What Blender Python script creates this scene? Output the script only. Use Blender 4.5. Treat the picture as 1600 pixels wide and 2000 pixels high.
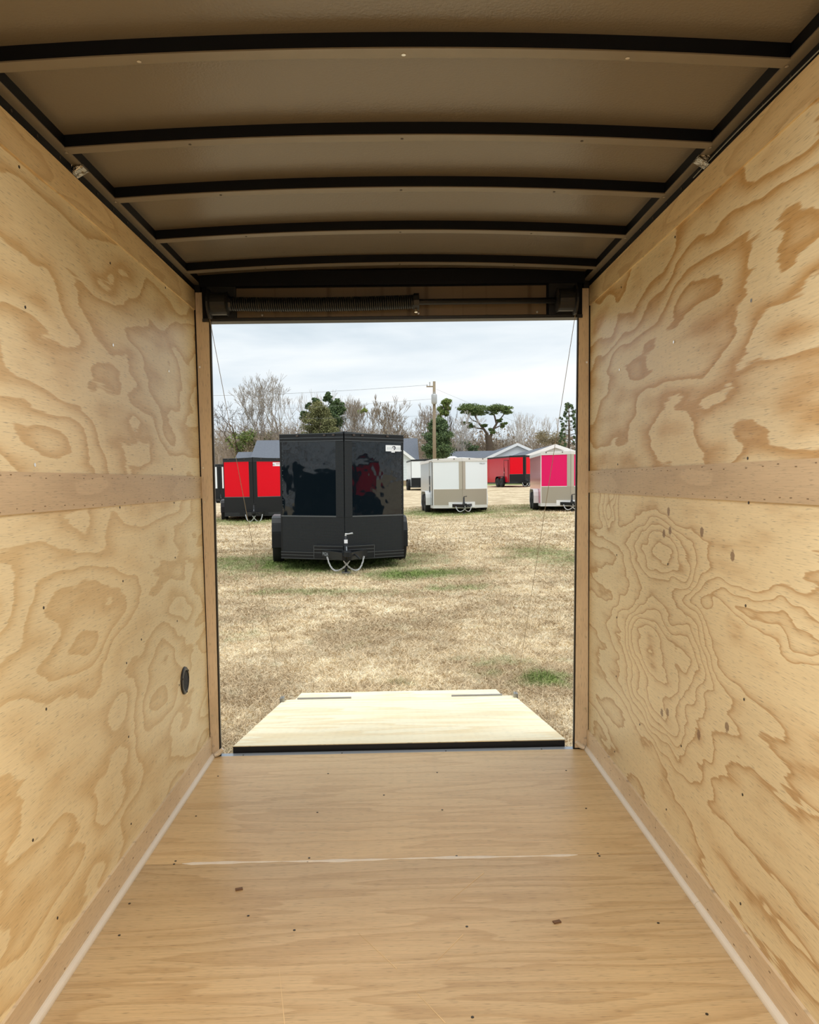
import bpy, bmesh, math, random
import numpy as np
from mathutils import Vector, Matrix

for o in list(bpy.data.objects):
    bpy.data.objects.remove(o, do_unlink=True)
S = bpy.context.scene
C = S.collection
PI = math.pi
R = math.radians

# ------------------------------------------------------------------ camera
EYE = np.array([-0.0013, -0.0233, 1.2361])
YAW, PIT, ROL = -0.0164, -0.0817, -0.0149
F, CX, CY = 1540.0, 800.0, 1067.0
_c, _s = math.cos(YAW), math.sin(YAW)
_fw = np.array([-_s, _c, 0.]); _rt = np.array([_c, _s, 0.]); _up = np.array([0, 0, 1.])
FWD = _fw*math.cos(PIT) + _up*math.sin(PIT); _u2 = _up*math.cos(PIT) - _fw*math.sin(PIT)
RGT = _rt*math.cos(ROL) + _u2*math.sin(ROL); UPV = _u2*math.cos(ROL) - _rt*math.sin(ROL)
cd = bpy.data.cameras.new('camera'); cam = bpy.data.objects.new('camera', cd); C.objects.link(cam)
cd.sensor_fit = 'VERTICAL'; cd.sensor_height = 36.0; cd.lens = F/2000*36
cd.shift_y = (CY-1000)/2000.0
cd.clip_start = 0.02; cd.clip_end = 2000
cam.matrix_world = Matrix(((RGT[0], UPV[0], -FWD[0], EYE[0]), (RGT[1], UPV[1], -FWD[1], EYE[1]), (RGT[2], UPV[2], -FWD[2], EYE[2]), (0, 0, 0, 1)))
S.camera = cam

# ------------------------------------------------------------------ light and exposure
S.view_settings.view_transform = 'Standard'; S.view_settings.look = 'None'
S.view_settings.exposure = 0.0; S.view_settings.gamma = 1.0; S.view_settings.use_curve_mapping = False
SKY = 1.10
S.cycles.max_bounces = 7; S.cycles.diffuse_bounces = 4; S.cycles.glossy_bounces = 2; S.cycles.adaptive_threshold = .035
S.cycles.caustics_reflective = False; S.cycles.caustics_refractive = False
SUN = 2.3
LED = 38.0  # power of the added fill lamp behind the camera

def lin(r, g, b):
    f = lambda c: (c/255/12.92 if c <= 10 else ((c/255+.055)/1.055)**2.4)
    return (f(r), f(g), f(b), 1.0)

class NT:
    """small node-tree helper"""
    def __init__(s, tree): s.t = tree; s.t.nodes.clear()
    def n(s, typ, ins=None, **kw):
        nd = s.t.nodes.new(typ)
        for k, v in kw.items(): setattr(nd, k, v)
        for k, v in (ins or {}).items(): s.put(nd, k, v)
        return nd
    def put(s, nd, k, v):
        sock = nd.inputs[k]
        if isinstance(v, bpy.types.NodeSocket): s.t.links.new(v, sock)
        elif hasattr(v, 'outputs'): s.t.links.new(v.outputs[0], sock)
        else: sock.default_value = v
    def math(s, op, a, b=0.0, c=0.0, clamp=False):
        nd = s.n('ShaderNodeMath', {0: a, 1: b, 2: c}, operation=op); nd.use_clamp = clamp
        return nd.outputs[0]
    dim = '3D'
    def noise(s, vec, scale, detail=2.0, rough=.5, dist=0.0):
        nd = s.n('ShaderNodeTexNoise', noise_dimensions=s.dim, ins={'Vector': vec, 'Scale': scale, 'Detail': detail, 'Roughness': rough, 'Distortion': dist})
        return nd.outputs[0]
    def mapp(s, vec, scale=(1, 1, 1), loc=(0, 0, 0), rot=(0, 0, 0)):
        return s.n('ShaderNodeMapping', {'Vector': vec, 'Scale': scale, 'Location': loc, 'Rotation': rot}).outputs[0]
    def ramp(s, fac, stops, interp='LINEAR'):
        nd = s.n('ShaderNodeValToRGB', {'Fac': fac}); cr = nd.color_ramp; cr.interpolation = interp
        while len(cr.elements) < len(stops): cr.elements.new(.5)
        for e, (p, c) in zip(cr.elements, stops):
            e.position = p; e.color = c if len(c) == 4 else (*c, 1)
        return nd.outputs[0]
    def mix(s, fac, a, b, mode='MIX'):
        nd = s.n('ShaderNodeMix', data_type='RGBA', blend_type=mode); nd.clamp_factor = True
        s.put(nd, 0, fac); s.put(nd, 6, a); s.put(nd, 7, b)
        return nd.outputs[2]

def grey(v): return (v, v, v, 1)

w = bpy.data.worlds.new('overcast_sky'); S.world = w; w.use_nodes = True
nt = NT(w.node_tree)
g = nt.n('ShaderNodeTexCoord').outputs['Generated']
m1 = nt.mapp(g, (1.6, 1.6, 9.0), (3.1, .4, .55))
n1 = nt.noise(m1, 1.5, 5, .52, .5)
n2 = nt.noise(nt.mapp(g, (3.0, 3.0, 20.0), (7, 1, 2)), 1.6, 4, .5)
nn = nt.math('ADD', nt.math('MULTIPLY', n1, .72), nt.math('MULTIPLY', n2, .28))
col = nt.ramp(nn, [(.36, lin(206, 219, 228)), (.46, lin(221, 231, 238)), (.54, lin(234, 241, 245)), (.64, lin(247, 249, 250))])
bg = nt.n('ShaderNodeBackground', {'Color': col, 'Strength': SKY})
nt.n('ShaderNodeOutputWorld', {'Surface': bg})

sd = bpy.data.lights.new('sun', 'SUN'); sun = bpy.data.objects.new('sun', sd); C.objects.link(sun)
sd.energy = SUN; sd.angle = R(70); sd.color = (1, .97, .92)
sun.location = (3, 6, 20)
sun.rotation_euler = Vector((-.15, .25, -1.0)).to_track_quat('-Z', 'Y').to_euler()

# ------------------------------------------------------------------ helpers
def ray(u, v):
    return FWD + RGT*(u-CX)/F - UPV*(v-CY)/F
def at(u, v, Y):
    d = ray(u, v); return EYE + d*((Y-EYE[1])/d[1])
def onx(u, v, X):
    d = ray(u, v); return EYE + d*((X-EYE[0])/d[0])
def onz(u, v, Z):
    d = ray(u, v); return EYE + d*((Z-EYE[2])/d[2])

class MB:
    def __init__(s): s.v = []; s.f = []
    def box(s, x0, x1, y0, y1, z0, z1):
        b = len(s.v)
        s.v += [(x0, y0, z0), (x1, y0, z0), (x1, y1, z0), (x0, y1, z0), (x0, y0, z1), (x1, y0, z1), (x1, y1, z1), (x0, y1, z1)]
        s.f += [[b+i for i in q] for q in ((0, 3, 2, 1), (4, 5, 6, 7), (0, 1, 5, 4), (1, 2, 6, 5), (2, 3, 7, 6), (3, 0, 4, 7))]
        return s
    def hexa(s, p):      # eight corners: bottom ring then top ring
        b = len(s.v); s.v += [tuple(q) for q in p]
        s.f += [[b+i for i in q] for q in ((0, 3, 2, 1), (4, 5, 6, 7), (0, 1, 5, 4), (1, 2, 6, 5), (2, 3, 7, 6), (3, 0, 4, 7))]
        return s
    def prism(s, poly, axis, a0, a1):   # poly in the two remaining axes (order x,y,z without axis)
        b = len(s.v); n = len(poly)
        for a in (a0, a1):
            for p in poly:
                q = list(p); q.insert(axis, a); s.v.append(tuple(q))
        s.f.append([b+i for i in range(n)][::-1]); s.f.append([b+n+i for i in range(n)])
        for i in range(n):
            j = (i+1) % n; s.f.append([b+i, b+j, b+n+j, b+n+i])
        return s
    def tube(s, pts, r, n=8, caps=True):
        pts = [Vector(p) for p in pts]; rr = r if hasattr(r, '__len__') else [r]*len(pts)
        b = len(s.v)
        t0 = (pts[1]-pts[0]).normalized(); ref = Vector((0, 0, 1)) if abs(t0.z) < .9 else Vector((1, 0, 0))
        x = t0.cross(ref).normalized()
        for i, p in enumerate(pts):
            t = (pts[min(i+1, len(pts)-1)]-pts[max(i-1, 0)]).normalized()
            x = (x - t*x.dot(t)).normalized(); y = t.cross(x)
            for k in range(n):
                a = 2*PI*k/n; s.v.append(tuple(p + (x*math.cos(a)+y*math.sin(a))*rr[i]))
        for i in range(len(pts)-1):
            for k in range(n):
                k2 = (k+1) % n
                s.f.append([b+i*n+k, b+i*n+k2, b+(i+1)*n+k2, b+(i+1)*n+k])
        if caps:
            s.f.append([b+k for k in range(n)][::-1]); s.f.append([b+(len(pts)-1)*n+k for k in range(n)])
        return s
    def strip(s, secs, closed=True):   # list of equal-length cross-sections
        b = len(s.v); n = len(secs[0])
        for q in secs: s.v += [tuple(p) for p in q]
        for i in range(len(secs)-1):
            for k in range(n if closed else n-1):
                k2 = (k+1) % n
                s.f.append([b+i*n+k, b+i*n+k2, b+(i+1)*n+k2, b+(i+1)*n+k])
        if closed:
            s.f.append([b+k for k in range(n)][::-1]); s.f.append([b+(len(secs)-1)*n+k for k in range(n)])
        return s
    def mesh(s, name, mat=None, smooth=False):
        me = bpy.data.meshes.new(name); me.from_pydata(s.v, [], s.f)
        bm = bmesh.new(); bm.from_mesh(me); bmesh.ops.recalc_face_normals(bm, faces=bm.faces); bm.to_mesh(me); bm.free()
        if mat: me.materials.append(mat)
        if smooth: me.polygons.foreach_set('use_smooth', [True]*len(me.polygons))
        return me
    def build(s, name, mat, parent=None, smooth=False, bevel=0.0):
        o = bpy.data.objects.new(name, s.mesh(name, mat, smooth)); C.objects.link(o)
        if parent: o.parent = parent
        if bevel:
            md = o.modifiers.new('bevel', 'BEVEL'); md.width = bevel; md.segments = 2; md.limit_method = 'ANGLE'
        return o

def tag(o, label=None, cat=None, group=None, kind=None):
    for k, v in (('label', label), ('category', cat), ('group', group), ('kind', kind)):
        if v: o[k] = v
    return o
def empty(name, loc=(0, 0, 0), rz=0.0, parent=None):
    o = bpy.data.objects.new(name, None); C.objects.link(o); o.location = loc; o.rotation_euler = (0, 0, rz)
    o.empty_display_size = .1
    if parent: o.parent = parent
    return o
def inst(name, me, parent, loc, rot=(0, 0, 0)):
    o = bpy.data.objects.new(name, me); C.objects.link(o); o.parent = parent; o.location = loc; o.rotation_euler = rot
    return o
def np_mesh(name, V, Fq, mat, attrs=None):
    """V (n,3), Fq (m,k) arrays"""
    me = bpy.data.meshes.new(name)
    n, (m, k) = len(V), Fq.shape
    me.vertices.add(n); me.vertices.foreach_set('co', V.astype(np.float32).ravel())
    me.loops.add(m*k); me.loops.foreach_set('vertex_index', Fq.astype(np.int32).ravel())
    me.polygons.add(m); me.polygons.foreach_set('loop_start', np.arange(0, m*k, k, dtype=np.int32))
    me.polygons.foreach_set('loop_total', np.full(m, k, dtype=np.int32))
    for an, arr in (attrs or {}).items():
        a = me.attributes.new(an, 'FLOAT', 'POINT'); a.data.foreach_set('value', arr.astype(np.float32))
    me.update(calc_edges=True); me.validate()
    if mat: me.materials.append(mat)
    return me

# ------------------------------------------------------------------ materials
def mat(name):
    m = bpy.data.materials.new(name); m.use_nodes = True
    return m, NT(m.node_tree)
def simple(name, col, rough=.5, metal=0.0, spec=.5, bump=None, coat=0.0, var=None, emit=None):
    """plain procedural material; var=(scale, amount) mottles the colour; bump=(scale, strength, distance)"""
    m, t = mat(name)
    tc = t.n('ShaderNodeTexCoord').outputs['Object']
    c = col
    if var:
        n = t.noise(tc, var[0], 4, .6)
        f = t.math('MULTIPLY_ADD', t.math('SUBTRACT', n, .5), var[1]*2, 1.0)
        cc = t.n('ShaderNodeVectorMath', {0: col[:3], 'Scale': f}, operation='SCALE')
        c = cc.outputs[0]
    b = t.n('ShaderNodeBsdfPrincipled', {'Base Color': c, 'Roughness': rough, 'Metallic': metal, 'Specular IOR Level': spec, 'Coat Weight': coat})
    if emit: t.put(b, 'Emission Color', emit[0]); t.put(b, 'Emission Strength', emit[1])
    if bump:
        n = t.noise(tc, bump[0], 3, .5)
        bp = t.n('ShaderNodeBump', {'Height': n, 'Strength': bump[1], 'Distance': bump[2]})
        t.put(b, 'Normal', bp)
    t.n('ShaderNodeOutputMaterial', {'Surface': b.outputs[0]})
    return m

def plywood(name, grain='y', pale=(238, 220, 184), dark=(208, 170, 120), rings=11.0, fs=1.0, seed=0.0, bumps=(), knots=(), contrast=1.0, stretch=.30, rough=.42, noisy=1.0, thin=False, streak=.22):
    """rotary-cut pine face: growth-ring contours of a smooth field; grain runs along the given axis"""
    m, t = mat(name)
    pos = t.n('ShaderNodeNewGeometry').outputs['Position']
    sp = t.n('ShaderNodeSeparateXYZ', {0: pos})
    a = sp.outputs[{'x': 0, 'y': 1, 'z': 2}[grain]]
    if grain == 'y': bq = sp.outputs[2]
    elif grain == 'x': bq = sp.outputs[1]
    else: bq = t.math('ADD', sp.outputs[0], sp.outputs[1])
    t.dim = '2D'
    v = t.n('ShaderNodeCombineXYZ', {0: t.math('ADD', a, seed*7.3), 1: t.math('ADD', bq, seed*3.1), 2: 0.0}).outputs[0]
    big = t.noise(t.mapp(v, (stretch*3.2*fs, 2.7*fs, 1)), 1.0, 2.4, .48)
    mid = t.noise(t.mapp(v, (3.0, 11.0, 1), (4, 2, 0)), 1.0, 2, .55)
    jag = t.noise(t.mapp(v, (10.0, 130.0, 1), (1, 7, 0)), 1.0, 1, .6)
    amid = t.math('MULTIPLY', mid, .10 if noisy == 1.0 else .13)
    fld = t.math('ADD', t.math('MULTIPLY', big, 1.0*noisy), t.math('ADD', amid, t.math('MULTIPLY', jag, .018)))
    if bumps:
        w1 = t.math('SUBTRACT', t.noise(t.mapp(v, (3.5, 6.0, 1), (8, 8, 0)), 1.0, 2, .5), .5)
        w2 = t.math('SUBTRACT', t.noise(t.mapp(v, (3.5, 6.0, 1), (18, 3, 0)), 1.0, 2, .5), .5)
        wa = t.math('MULTIPLY_ADD', w1, .22, a); wb = t.math('MULTIPLY_ADD', w2, .12, bq)
    for (cy, cz, ry, rz, amp) in bumps:
        dy = t.math('DIVIDE', t.math('SUBTRACT', wa, cy), ry); dz = t.math('DIVIDE', t.math('SUBTRACT', wb, cz), rz)
        d2 = t.math('ADD', t.math('MULTIPLY', dy, dy), t.math('MULTIPLY', dz, dz))
        fld = t.math('ADD', fld, t.math('MULTIPLY', t.math('POWER', 2.718, t.math('MULTIPLY', d2, -1.0)), amp))
    band = t.math('FRACT', t.math('MULTIPLY', fld, rings))
    k = contrast
    lerp = lambda f: tuple(p*(1-f*k)+d*f*k for p, d in zip(pale, dark))
    if thin: col = t.ramp(band, [(0.0, lin(*lerp(0))), (.55, lin(*lerp(.10))), (.80, lin(*lerp(.38))), (.93, lin(*lerp(1.0))), (.97, lin(*lerp(.8))), (1.0, lin(*lerp(.05)))])
    else: col = t.ramp(band, [(0.0, lin(*lerp(0))), (.35, lin(*lerp(.10))), (.62, lin(*lerp(.45))), (.86, lin(*lerp(1.0))), (.95, lin(*lerp(.9))), (1.0, lin(*lerp(.05)))])
    # broad tone drift, fine fibres and pores
    tone = t.noise(t.mapp(v, (1.1, 1.6, 1), (9, 3, 0)), 1.0, 1, .5)
    fib = t.noise(t.mapp(v, (5.0, 260.0, 1)), 1.0, 2, .6)
    por = t.noise(t.mapp(v, (26.0, 420.0, 1), (2, 2, 0)), 1.0, 1, .5)
    pf = t.math('MULTIPLY', t.math('SUBTRACT', por, .63, clamp=True), 2.2)
    f = t.math('ADD', t.math('MULTIPLY_ADD', tone, .30, .85), t.math('MULTIPLY_ADD', fib, streak, -streak/2))
    f = t.math('SUBTRACT', f, pf)
    cv = t.n('ShaderNodeVectorMath', {0: col, 'Scale': f}, operation='SCALE').outputs[0]
    for (cy, cz, ry, rz) in knots:
        dy = t.math('DIVIDE', t.math('SUBTRACT', a, cy), ry); dz = t.math('DIVIDE', t.math('SUBTRACT', bq, cz), rz)
        d2 = t.math('ADD', t.math('MULTIPLY', dy, dy), t.math('MULTIPLY', dz, dz))
        d2 = t.math('ADD', d2, t.math('MULTIPLY', t.math('SUBTRACT', jag, .5), 1.2))
        kf = t.ramp(d2, [(.55, grey(1)), (1.0, grey(0))])
        cv = t.mix(t.math('MULTIPLY', kf, .75), cv, lin(112, 74, 46))
    b = t.n('ShaderNodeBsdfPrincipled', {'Base Color': cv, 'Roughness': rough, 'Specular IOR Level': .35})
    t.n('ShaderNodeOutputMaterial', {'Surface': b.outputs[0]})
    return m

def metal_plate(name, col, rough=.35, metal=1.0, scale=64.0, depth=.003):
    """tread plate: raised diagonal lozenges"""
    m, t = mat(name)
    tc = t.n('ShaderNodeTexCoord').outputs['Object']
    sp = t.n('ShaderNodeSeparateXYZ', {0: tc})
    h = t.math('ADD', sp.outputs[0], t.math('MULTIPLY', sp.outputs[1], .0))
    a = t.math('SINE', t.math('MULTIPLY', t.math('ADD', h, sp.outputs[2]), scale*2.2))
    b_ = t.math('SINE', t.math('MULTIPLY', t.math('SUBTRACT', h, sp.outputs[2]), scale*2.2))
    hh = t.math('MAXIMUM', t.math('MULTIPLY', a, b_), 0.0)
    bp = t.n('ShaderNodeBump', {'Height': hh, 'Strength': .8, 'Distance': depth})
    b = t.n('ShaderNodeBsdfPrincipled', {'Base Color': col, 'Roughness': rough, 'Metallic': metal, 'Normal': bp})
    t.n('ShaderNodeOutputMaterial', {'Surface': b.outputs[0]})
    return m

M = {}
M['ply_lu'] = plywood('plywood_left_upper', seed=1.3, rings=9, fs=1.05, pale=(232, 216, 178), dark=(202, 170, 120), contrast=.85)
M['ply_ll'] = plywood('plywood_left_lower', seed=5.7, rings=9, fs=1.05, pale=(236, 221, 184), dark=(212, 184, 136), contrast=.8)
M['ply_ru'] = plywood('plywood_right_upper', seed=9.1, rings=8.5, fs=.95, pale=(232, 215, 177), dark=(198, 160, 106), contrast=1.05)
def rw(u, v): p = onx(u, v, .866); return p[1], p[2]
kb = []
for (u, v, ry, rz, amp) in ((1272, 1262, .34, .17, .60), (1345, 1258, .13, .11, .25), (1290, 1085, .30, .12, .45), (1295, 1412, .34, .11, .45), (1190, 985, .12, .09, .30), (1480, 1200, .7, .05, -.25)):
    y, z = rw(u, v); kb.append((y, z, ry, rz, amp))
kn = [(*rw(u, v), .014, .016) for u, v in ((1297, 1043), (1309, 1037), (1371, 1039), (1293, 1392), (1304, 1392), (1365, 1435), (1431, 1086), (1420, 1420), (1306, 998))]
M['ply_rl'] = plywood('plywood_right_lower', seed=3.3, rings=10.5, pale=(234, 218, 180), dark=(194, 160, 114), bumps=kb, knots=kn, noisy=.6, contrast=.95, thin=True, stretch=.16)
M['ply_floor'] = plywood('plywood_floor', grain='x', seed=2.2, rings=6, pale=(216, 187, 142), dark=(196, 162, 116), streak=.42, contrast=.6, fs=2.4, stretch=.09, rough=.38)
M['ply_floor2'] = plywood('plywood_floor_second', grain='x', seed=12.4, rings=6, pale=(204, 177, 136), dark=(182, 151, 110), streak=.42, contrast=.65, fs=2.4, stretch=.09, rough=.36)
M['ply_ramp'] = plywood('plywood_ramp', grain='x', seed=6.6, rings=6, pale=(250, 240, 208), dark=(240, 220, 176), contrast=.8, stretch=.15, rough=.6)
M['luan'] = plywood('luan_strip', seed=21.0, rings=3, pale=(206, 183, 150), dark=(190, 165, 132), contrast=.7, stretch=.2, fs=2.0)
M['luan_top'] = plywood('luan_top_strip', seed=25.0, rings=5, pale=(222, 200, 158), dark=(202, 174, 130), contrast=.8, stretch=.2, fs=2.5)
M['luan_kick'] = plywood('luan_kick_strip', seed=31.0, rings=3, pale=(222, 202, 172), dark=(210, 188, 158), contrast=.6, stretch=.2, fs=2.0)
M['luan_post'] = plywood('luan_post', grain='z', seed=41.0, rings=3, pale=(228, 210, 186), dark=(218, 199, 174), contrast=.6, stretch=.2, fs=2.0)
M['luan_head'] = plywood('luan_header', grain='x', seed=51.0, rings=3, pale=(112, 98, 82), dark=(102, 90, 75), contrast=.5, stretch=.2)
M['ceil'] = simple('ceiling_sheet', (.155, .130, .10, 1), .26, 0, .5, bump=(160, .35, .002), var=(2.0, .06))
M['bow'] = simple('black_roof_bow', (.003, .004, .008, 1), .5, 0, .2)
M['flange'] = simple('bow_flange', (.21, .18, .14, 1), .38, .3, .5, var=(14, .12))
M['blackmetal'] = simple('black_painted_steel', (.012, .013, .016, 1), .45, 0, .4)
M['spring'] = simple('black_spring_steel', (.02, .021, .024, 1), .35, .3, .5)
M['foil'] = simple('crumpled_foil', (.42, .40, .36, 1), .25, 1, .5, bump=(60, 1.0, .012))
M['screw'] = simple('dark_screw', (.06, .05, .04, 1), .45, .5)
M['screw_bright'] = simple('bright_screw', (.8, .78, .74, 1), .25, 1)
M['pin'] = simple('staple_mark', (.22, .15, .09, 1), .6)
M['whitetrim'] = simple('white_plastic_trim', lin(226, 216, 200), .4, 0, .5, var=(8, .04))
M['sealant'] = simple('sealant', lin(232, 222, 208), .6, var=(30, .15))
M['sill'] = simple('grey_aluminium', lin(170, 178, 186), .38, .6)
M['cable'] = simple('steel_cable', lin(150, 136, 114), .5, .4)
M['plasticblack'] = simple('black_plastic', (.02, .02, .021, 1), .4)
M['wire'] = simple('white_wire', lin(130, 134, 132), .4)
M['skin'] = simple('black_outer_skin', (.012, .013, .015, 1), .25)
M['hinge'] = simple('hinge_steel', lin(150, 148, 142), .4, .8)
M['fillbody'] = simple('fill_lamp_housing', lin(230, 230, 228), .4)
M['filllens'] = simple('fill_lamp_lens', (1, 1, 1, 1), .4, emit=((1, .95, .86, 1), 4.0))  # glowing face of the added fill lamp

SCREW = MB().tube([(0, 0, -.003), (0, 0, .0012)], .0038, 8).mesh('screw', M['screw'])
SCREWB = MB().tube([(0, 0, -.003), (0, 0, .002)], .0048, 8).mesh('screw', M['screw_bright'])
PIN = MB().box(-.0012, .0012, -.004, .004, -.001, .0006).mesh('staple', M['pin'])
STAPLE = MB().box(-.011, .011, -.006, .006, -.001, .003).mesh('wood_chip', simple('chip', lin(112, 84, 62), .7))

# ------------------------------------------------------------------ the trailer interior
YR = 3.50            # rear end of the box
W = .870             # half width between the wall faces
ZT = 2.0783          # top of the wall boards
random.seed(4)

def side_wall(side):
    s = -1 if side == 'left' else 1
    # outer skin; unseen kerb-side doorway added by the camera to let daylight in
    m = MB(); xo0, xo1 = sorted((s*.905, s*.945))
    if side == 'left':
        m.box(xo0, xo1, .62, YR+.06, -.10, 2.20); m.box(xo0, xo1, -.20, .62, 1.92, 2.20); m.box(xo0, xo1, -.20, -.14, -.10, 1.92); m.box(xo0, xo1, -.14, .62, -.10, -.004)
    else: m.box(xo0, xo1, -.20, YR+.06, -.10, 2.20)
    wall = m.build('wall_'+side, M['skin']); tag(wall, None, None, kind='structure')
    tag(wall, f'{side} plywood side wall of the cargo trailer interior')
    def slab(name, y0, y1, z0, z1, th, mt):
        a, b = sorted((s*W, s*(W-th)))
        back = s*.905
        m = MB()
        xa, xb = sorted((back, s*(W-th)))
        m.box(xa, xb, y0, y1, z0, z1)
        return m.build(name, mt, wall)
    ys = [(-.20, .10), (.10, 1.32), (1.32, YR-.003)] if side == 'right' else [(.62, 1.32), (1.32, YR-.003)]
    panels = {}
    for (y0, y1) in ys:
        g_ = .0008
        panels['u', y1] = slab('plywood_panel', y0+g_, y1, 1.224, ZT-.02, .004, M['ply_'+side[0]+'u'])
        panels['l', y1] = slab('plywood_panel', y0+g_, y1, .002, 1.222, .004, M['ply_'+side[0]+'l'])
    if side == 'left':
        slab('plywood_panel', -.20, .62, 1.92, ZT-.02, .004, M['ply_lu']); slab('plywood_panel', -.20, -.14, .002, 1.92, .004, M['ply_ll'])
    y00 = .62 if side == 'left' else -.20
    j = 2.54
    for (a, b) in ((y00, j-.001), (j+.001, YR-.003)):
        slab('top_strip', a, b, 1.995, ZT, .0085, M['luan_top'])
    slab('middle_strip', y00, YR+.004, 1.176, 1.272, .0085, M['luan'])
    bb = MB(); xa, xb = sorted((s*(W-.004), s*(W-.0125)))
    if side == 'right':
        bb.box(xa, xb, j+.001, YR-.003, .0, .091)
        base = bb.build('baseboard_'+side, M['luan_kick']); MB().box(xa, xb, y00, j-.001, 0, .091).build('kick_strip', M['luan_kick'], base)
    else:
        bb.box(xa, xb, y00, YR-.003, .0, .093); base = bb.build('baseboard_'+side, M['luan_kick'])
    tag(base, f'pale luan kick strip along the bottom of the {side} wall', kind='structure')
    return wall, panels, base

wall_l, pan_l, base_l = side_wall('left')
wall_r, pan_r, base_r = side_wall('right')

def wall_screws(pts, s, pans, bright=()):
    for (u, v) in pts:
        x = s*(W-.004); p = onx(u, v, x)
        par = pans['u' if p[2] > 1.222 else 'l', YR-.003]
        inst('screw', SCREWB if (u, v) in bright else SCREW, par, p, (0, -s*PI/2, 0))
LW = [(37, 326), (323, 562), (215, 514), (49, 600), (220, 674), (329, 725), (67, 908), (336, 916), (234, 991), (340, 982), (342, 1089), (240, 1135), (346, 1213), (247, 1295), (276, 1249), (251, 1439), (350, 1338), (256, 1609), (64, 1641), (112, 1793), (85, 1187), (90, 1385)]
RW = [(1469, 587), (1317, 668), (1211, 722), (1214, 561), (1461, 895), (1207, 907), (1463, 982), (1457, 1183), (1205, 1084), (1305, 1102), (1205, 1206), (1204, 1321), (1250, 1415), (1454, 1366), (1331, 1457), (1201, 1468), (1451, 1552), (1302, 1581), (1447, 1765), (1319, 463)]
wall_screws(LW, -1, pan_l, {(220, 674), (67, 908), (329, 725)})
wall_screws(RW, 1, pan_r, {(1469, 587), (1317, 668), (1211, 722)})
# staple marks along the strips
for wall, s in ((wall_l, -1), (wall_r, 1)):
    strips = [c for c in wall.children if c.name.startswith('middle_strip')]
    y = 1.6
    while y < 3.45:
        for z in (1.262, 1.186):
            inst('staple', PIN, strips[0], (s*(W-.0085), y+random.uniform(-.02, .02), z+random.uniform(-.006, .004)), (random.uniform(-.6, .6), -s*PI/2, 0))
        y += random.uniform(.06, .11)
    base = base_l if s < 0 else base_r
    y = 1.6
    while y < 3.4:
        inst('staple', PIN, base, (s*(W-.0125), y, random.uniform(.02, .08)), (0, -s*PI/2, 0)); y += random.uniform(.08, .16)

# floor: two sheets that show, one behind; sealed seam
fl = MB().box(-.945, .945, -.20, YR+.0, -.10, -.02).build('floor', M['skin']); tag(fl, 'plywood floor of the cargo trailer', kind='structure')
SEAM = 2.478
sheets = []
for (y0, y1, mt) in ((-.20, 1.258, M['ply_floor2']), (1.260, SEAM-.001, M['ply_floor2']), (SEAM+.001, YR, M['ply_floor'])):
    sheets.append(MB().box(-W, W, y0, y1, -.02, 0).build('plywood_sheet', mt, fl))
secs = []
for i in range(41):
    x = -.72+1.30*i/40; hw = .0065+.0035*math.sin(i*.5)+.002*math.sin(i*1.7)
    if i in (0, 40): hw = .0008
    yy = SEAM+.002*math.sin(i*.31)
    secs.append([(x, yy-hw, .0002), (x, yy+hw, .0002), (x, yy+hw*.5, .0016), (x, yy-hw*.5, .0016)])
MB().strip(secs).build('seam_sealant', M['sealant'], fl)
FS = [(426, 1516), (641, 1511), (854, 1509), (1106, 1505), (383, 1594), (620, 1587), (864, 1582), (1145, 1579), (750, 1553), (343, 1682), (340, 1688), (604, 1676), (601, 1683), (879, 1675), (1168, 1667), (1171, 1672), (485, 1789), (575, 1817), (912, 1810), (1286, 1803), (923, 1987), (1381, 1981), (253, 1765), (233, 1827), (892, 1672)]
for (u, v) in FS:
    p = onz(u, v, 0); inst('screw', SCREW, sheets[2] if p[1] > SEAM else sheets[1], p)
for i, (u, v, lb) in enumerate(((467, 1737, 'tiny dark wood chip lying on the left half of the plywood floor'), (1088, 1801, 'tiny dark wood chip lying on the right half of the plywood floor'))):
    p = onz(u, v, .001); o = inst('wood_chip', STAPLE, None, p, (0, 0, .3)); tag(o, lb, 'wood chip')
# pale scratches in the floor varnish
scr = simple('scratch', lin(224, 196, 150), .6)
for pts in (((700, 1822), (775, 1892)), ((545, 1890), (556, 2000)), ((880, 1758), (945, 1705)), ((810, 1935), (870, 1998)), ((850, 1880), (905, 1825))):
    a, b = [onz(u, v, .0003) for u, v in pts]; d = (b-a)/np.linalg.norm(b-a); n = np.array([-d[1], d[0], 0])*.0012
    MB().hexa([a-n*.2, a+n*.2, b+n, b-n, a-n*.2+[0, 0, .0004], a+n*.2+[0, 0, .0004], b+n+[0, 0, .0004], b-n+[0, 0, .0004]]).build('scratch', scr, sheets[1])

# quarter-round white trim along both floor edges
for i, s in enumerate((-1, 1)):
    x1 = s*(W-.0125); r = .015
    prof = [(x1, .0005)] + [(x1-s*r*math.cos(a), .0005+r*math.sin(a)) for a in np.linspace(0, PI/2, 6)]
    cut = 2.19 if s > 0 else None
    o = None
    for (a, b) in (((.70, 2.148), (2.150, YR-.004)) if s > 0 else ((.70, YR-.004),)):
        q = MB().prism([(p[0], p[1]) for p in prof], 1, a, b)
        if o is None: o = q.build(f'trim_{i+1}', M['whitetrim']); first = o
        else: q.build('trim_length', M['whitetrim'], o)
    tag(first, f'white rounded floor trim along the {"left" if s < 0 else "right"} kick strip', kind='structure')
    # the end curls up the post
    MB().tube([(s*.845, YR-.012, .008), (s*.828, YR-.004, .016), (s*.808, YR-.003, .036)], [.009, .012, .008], 8).build('trim_end', M['whitetrim'], first)

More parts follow.
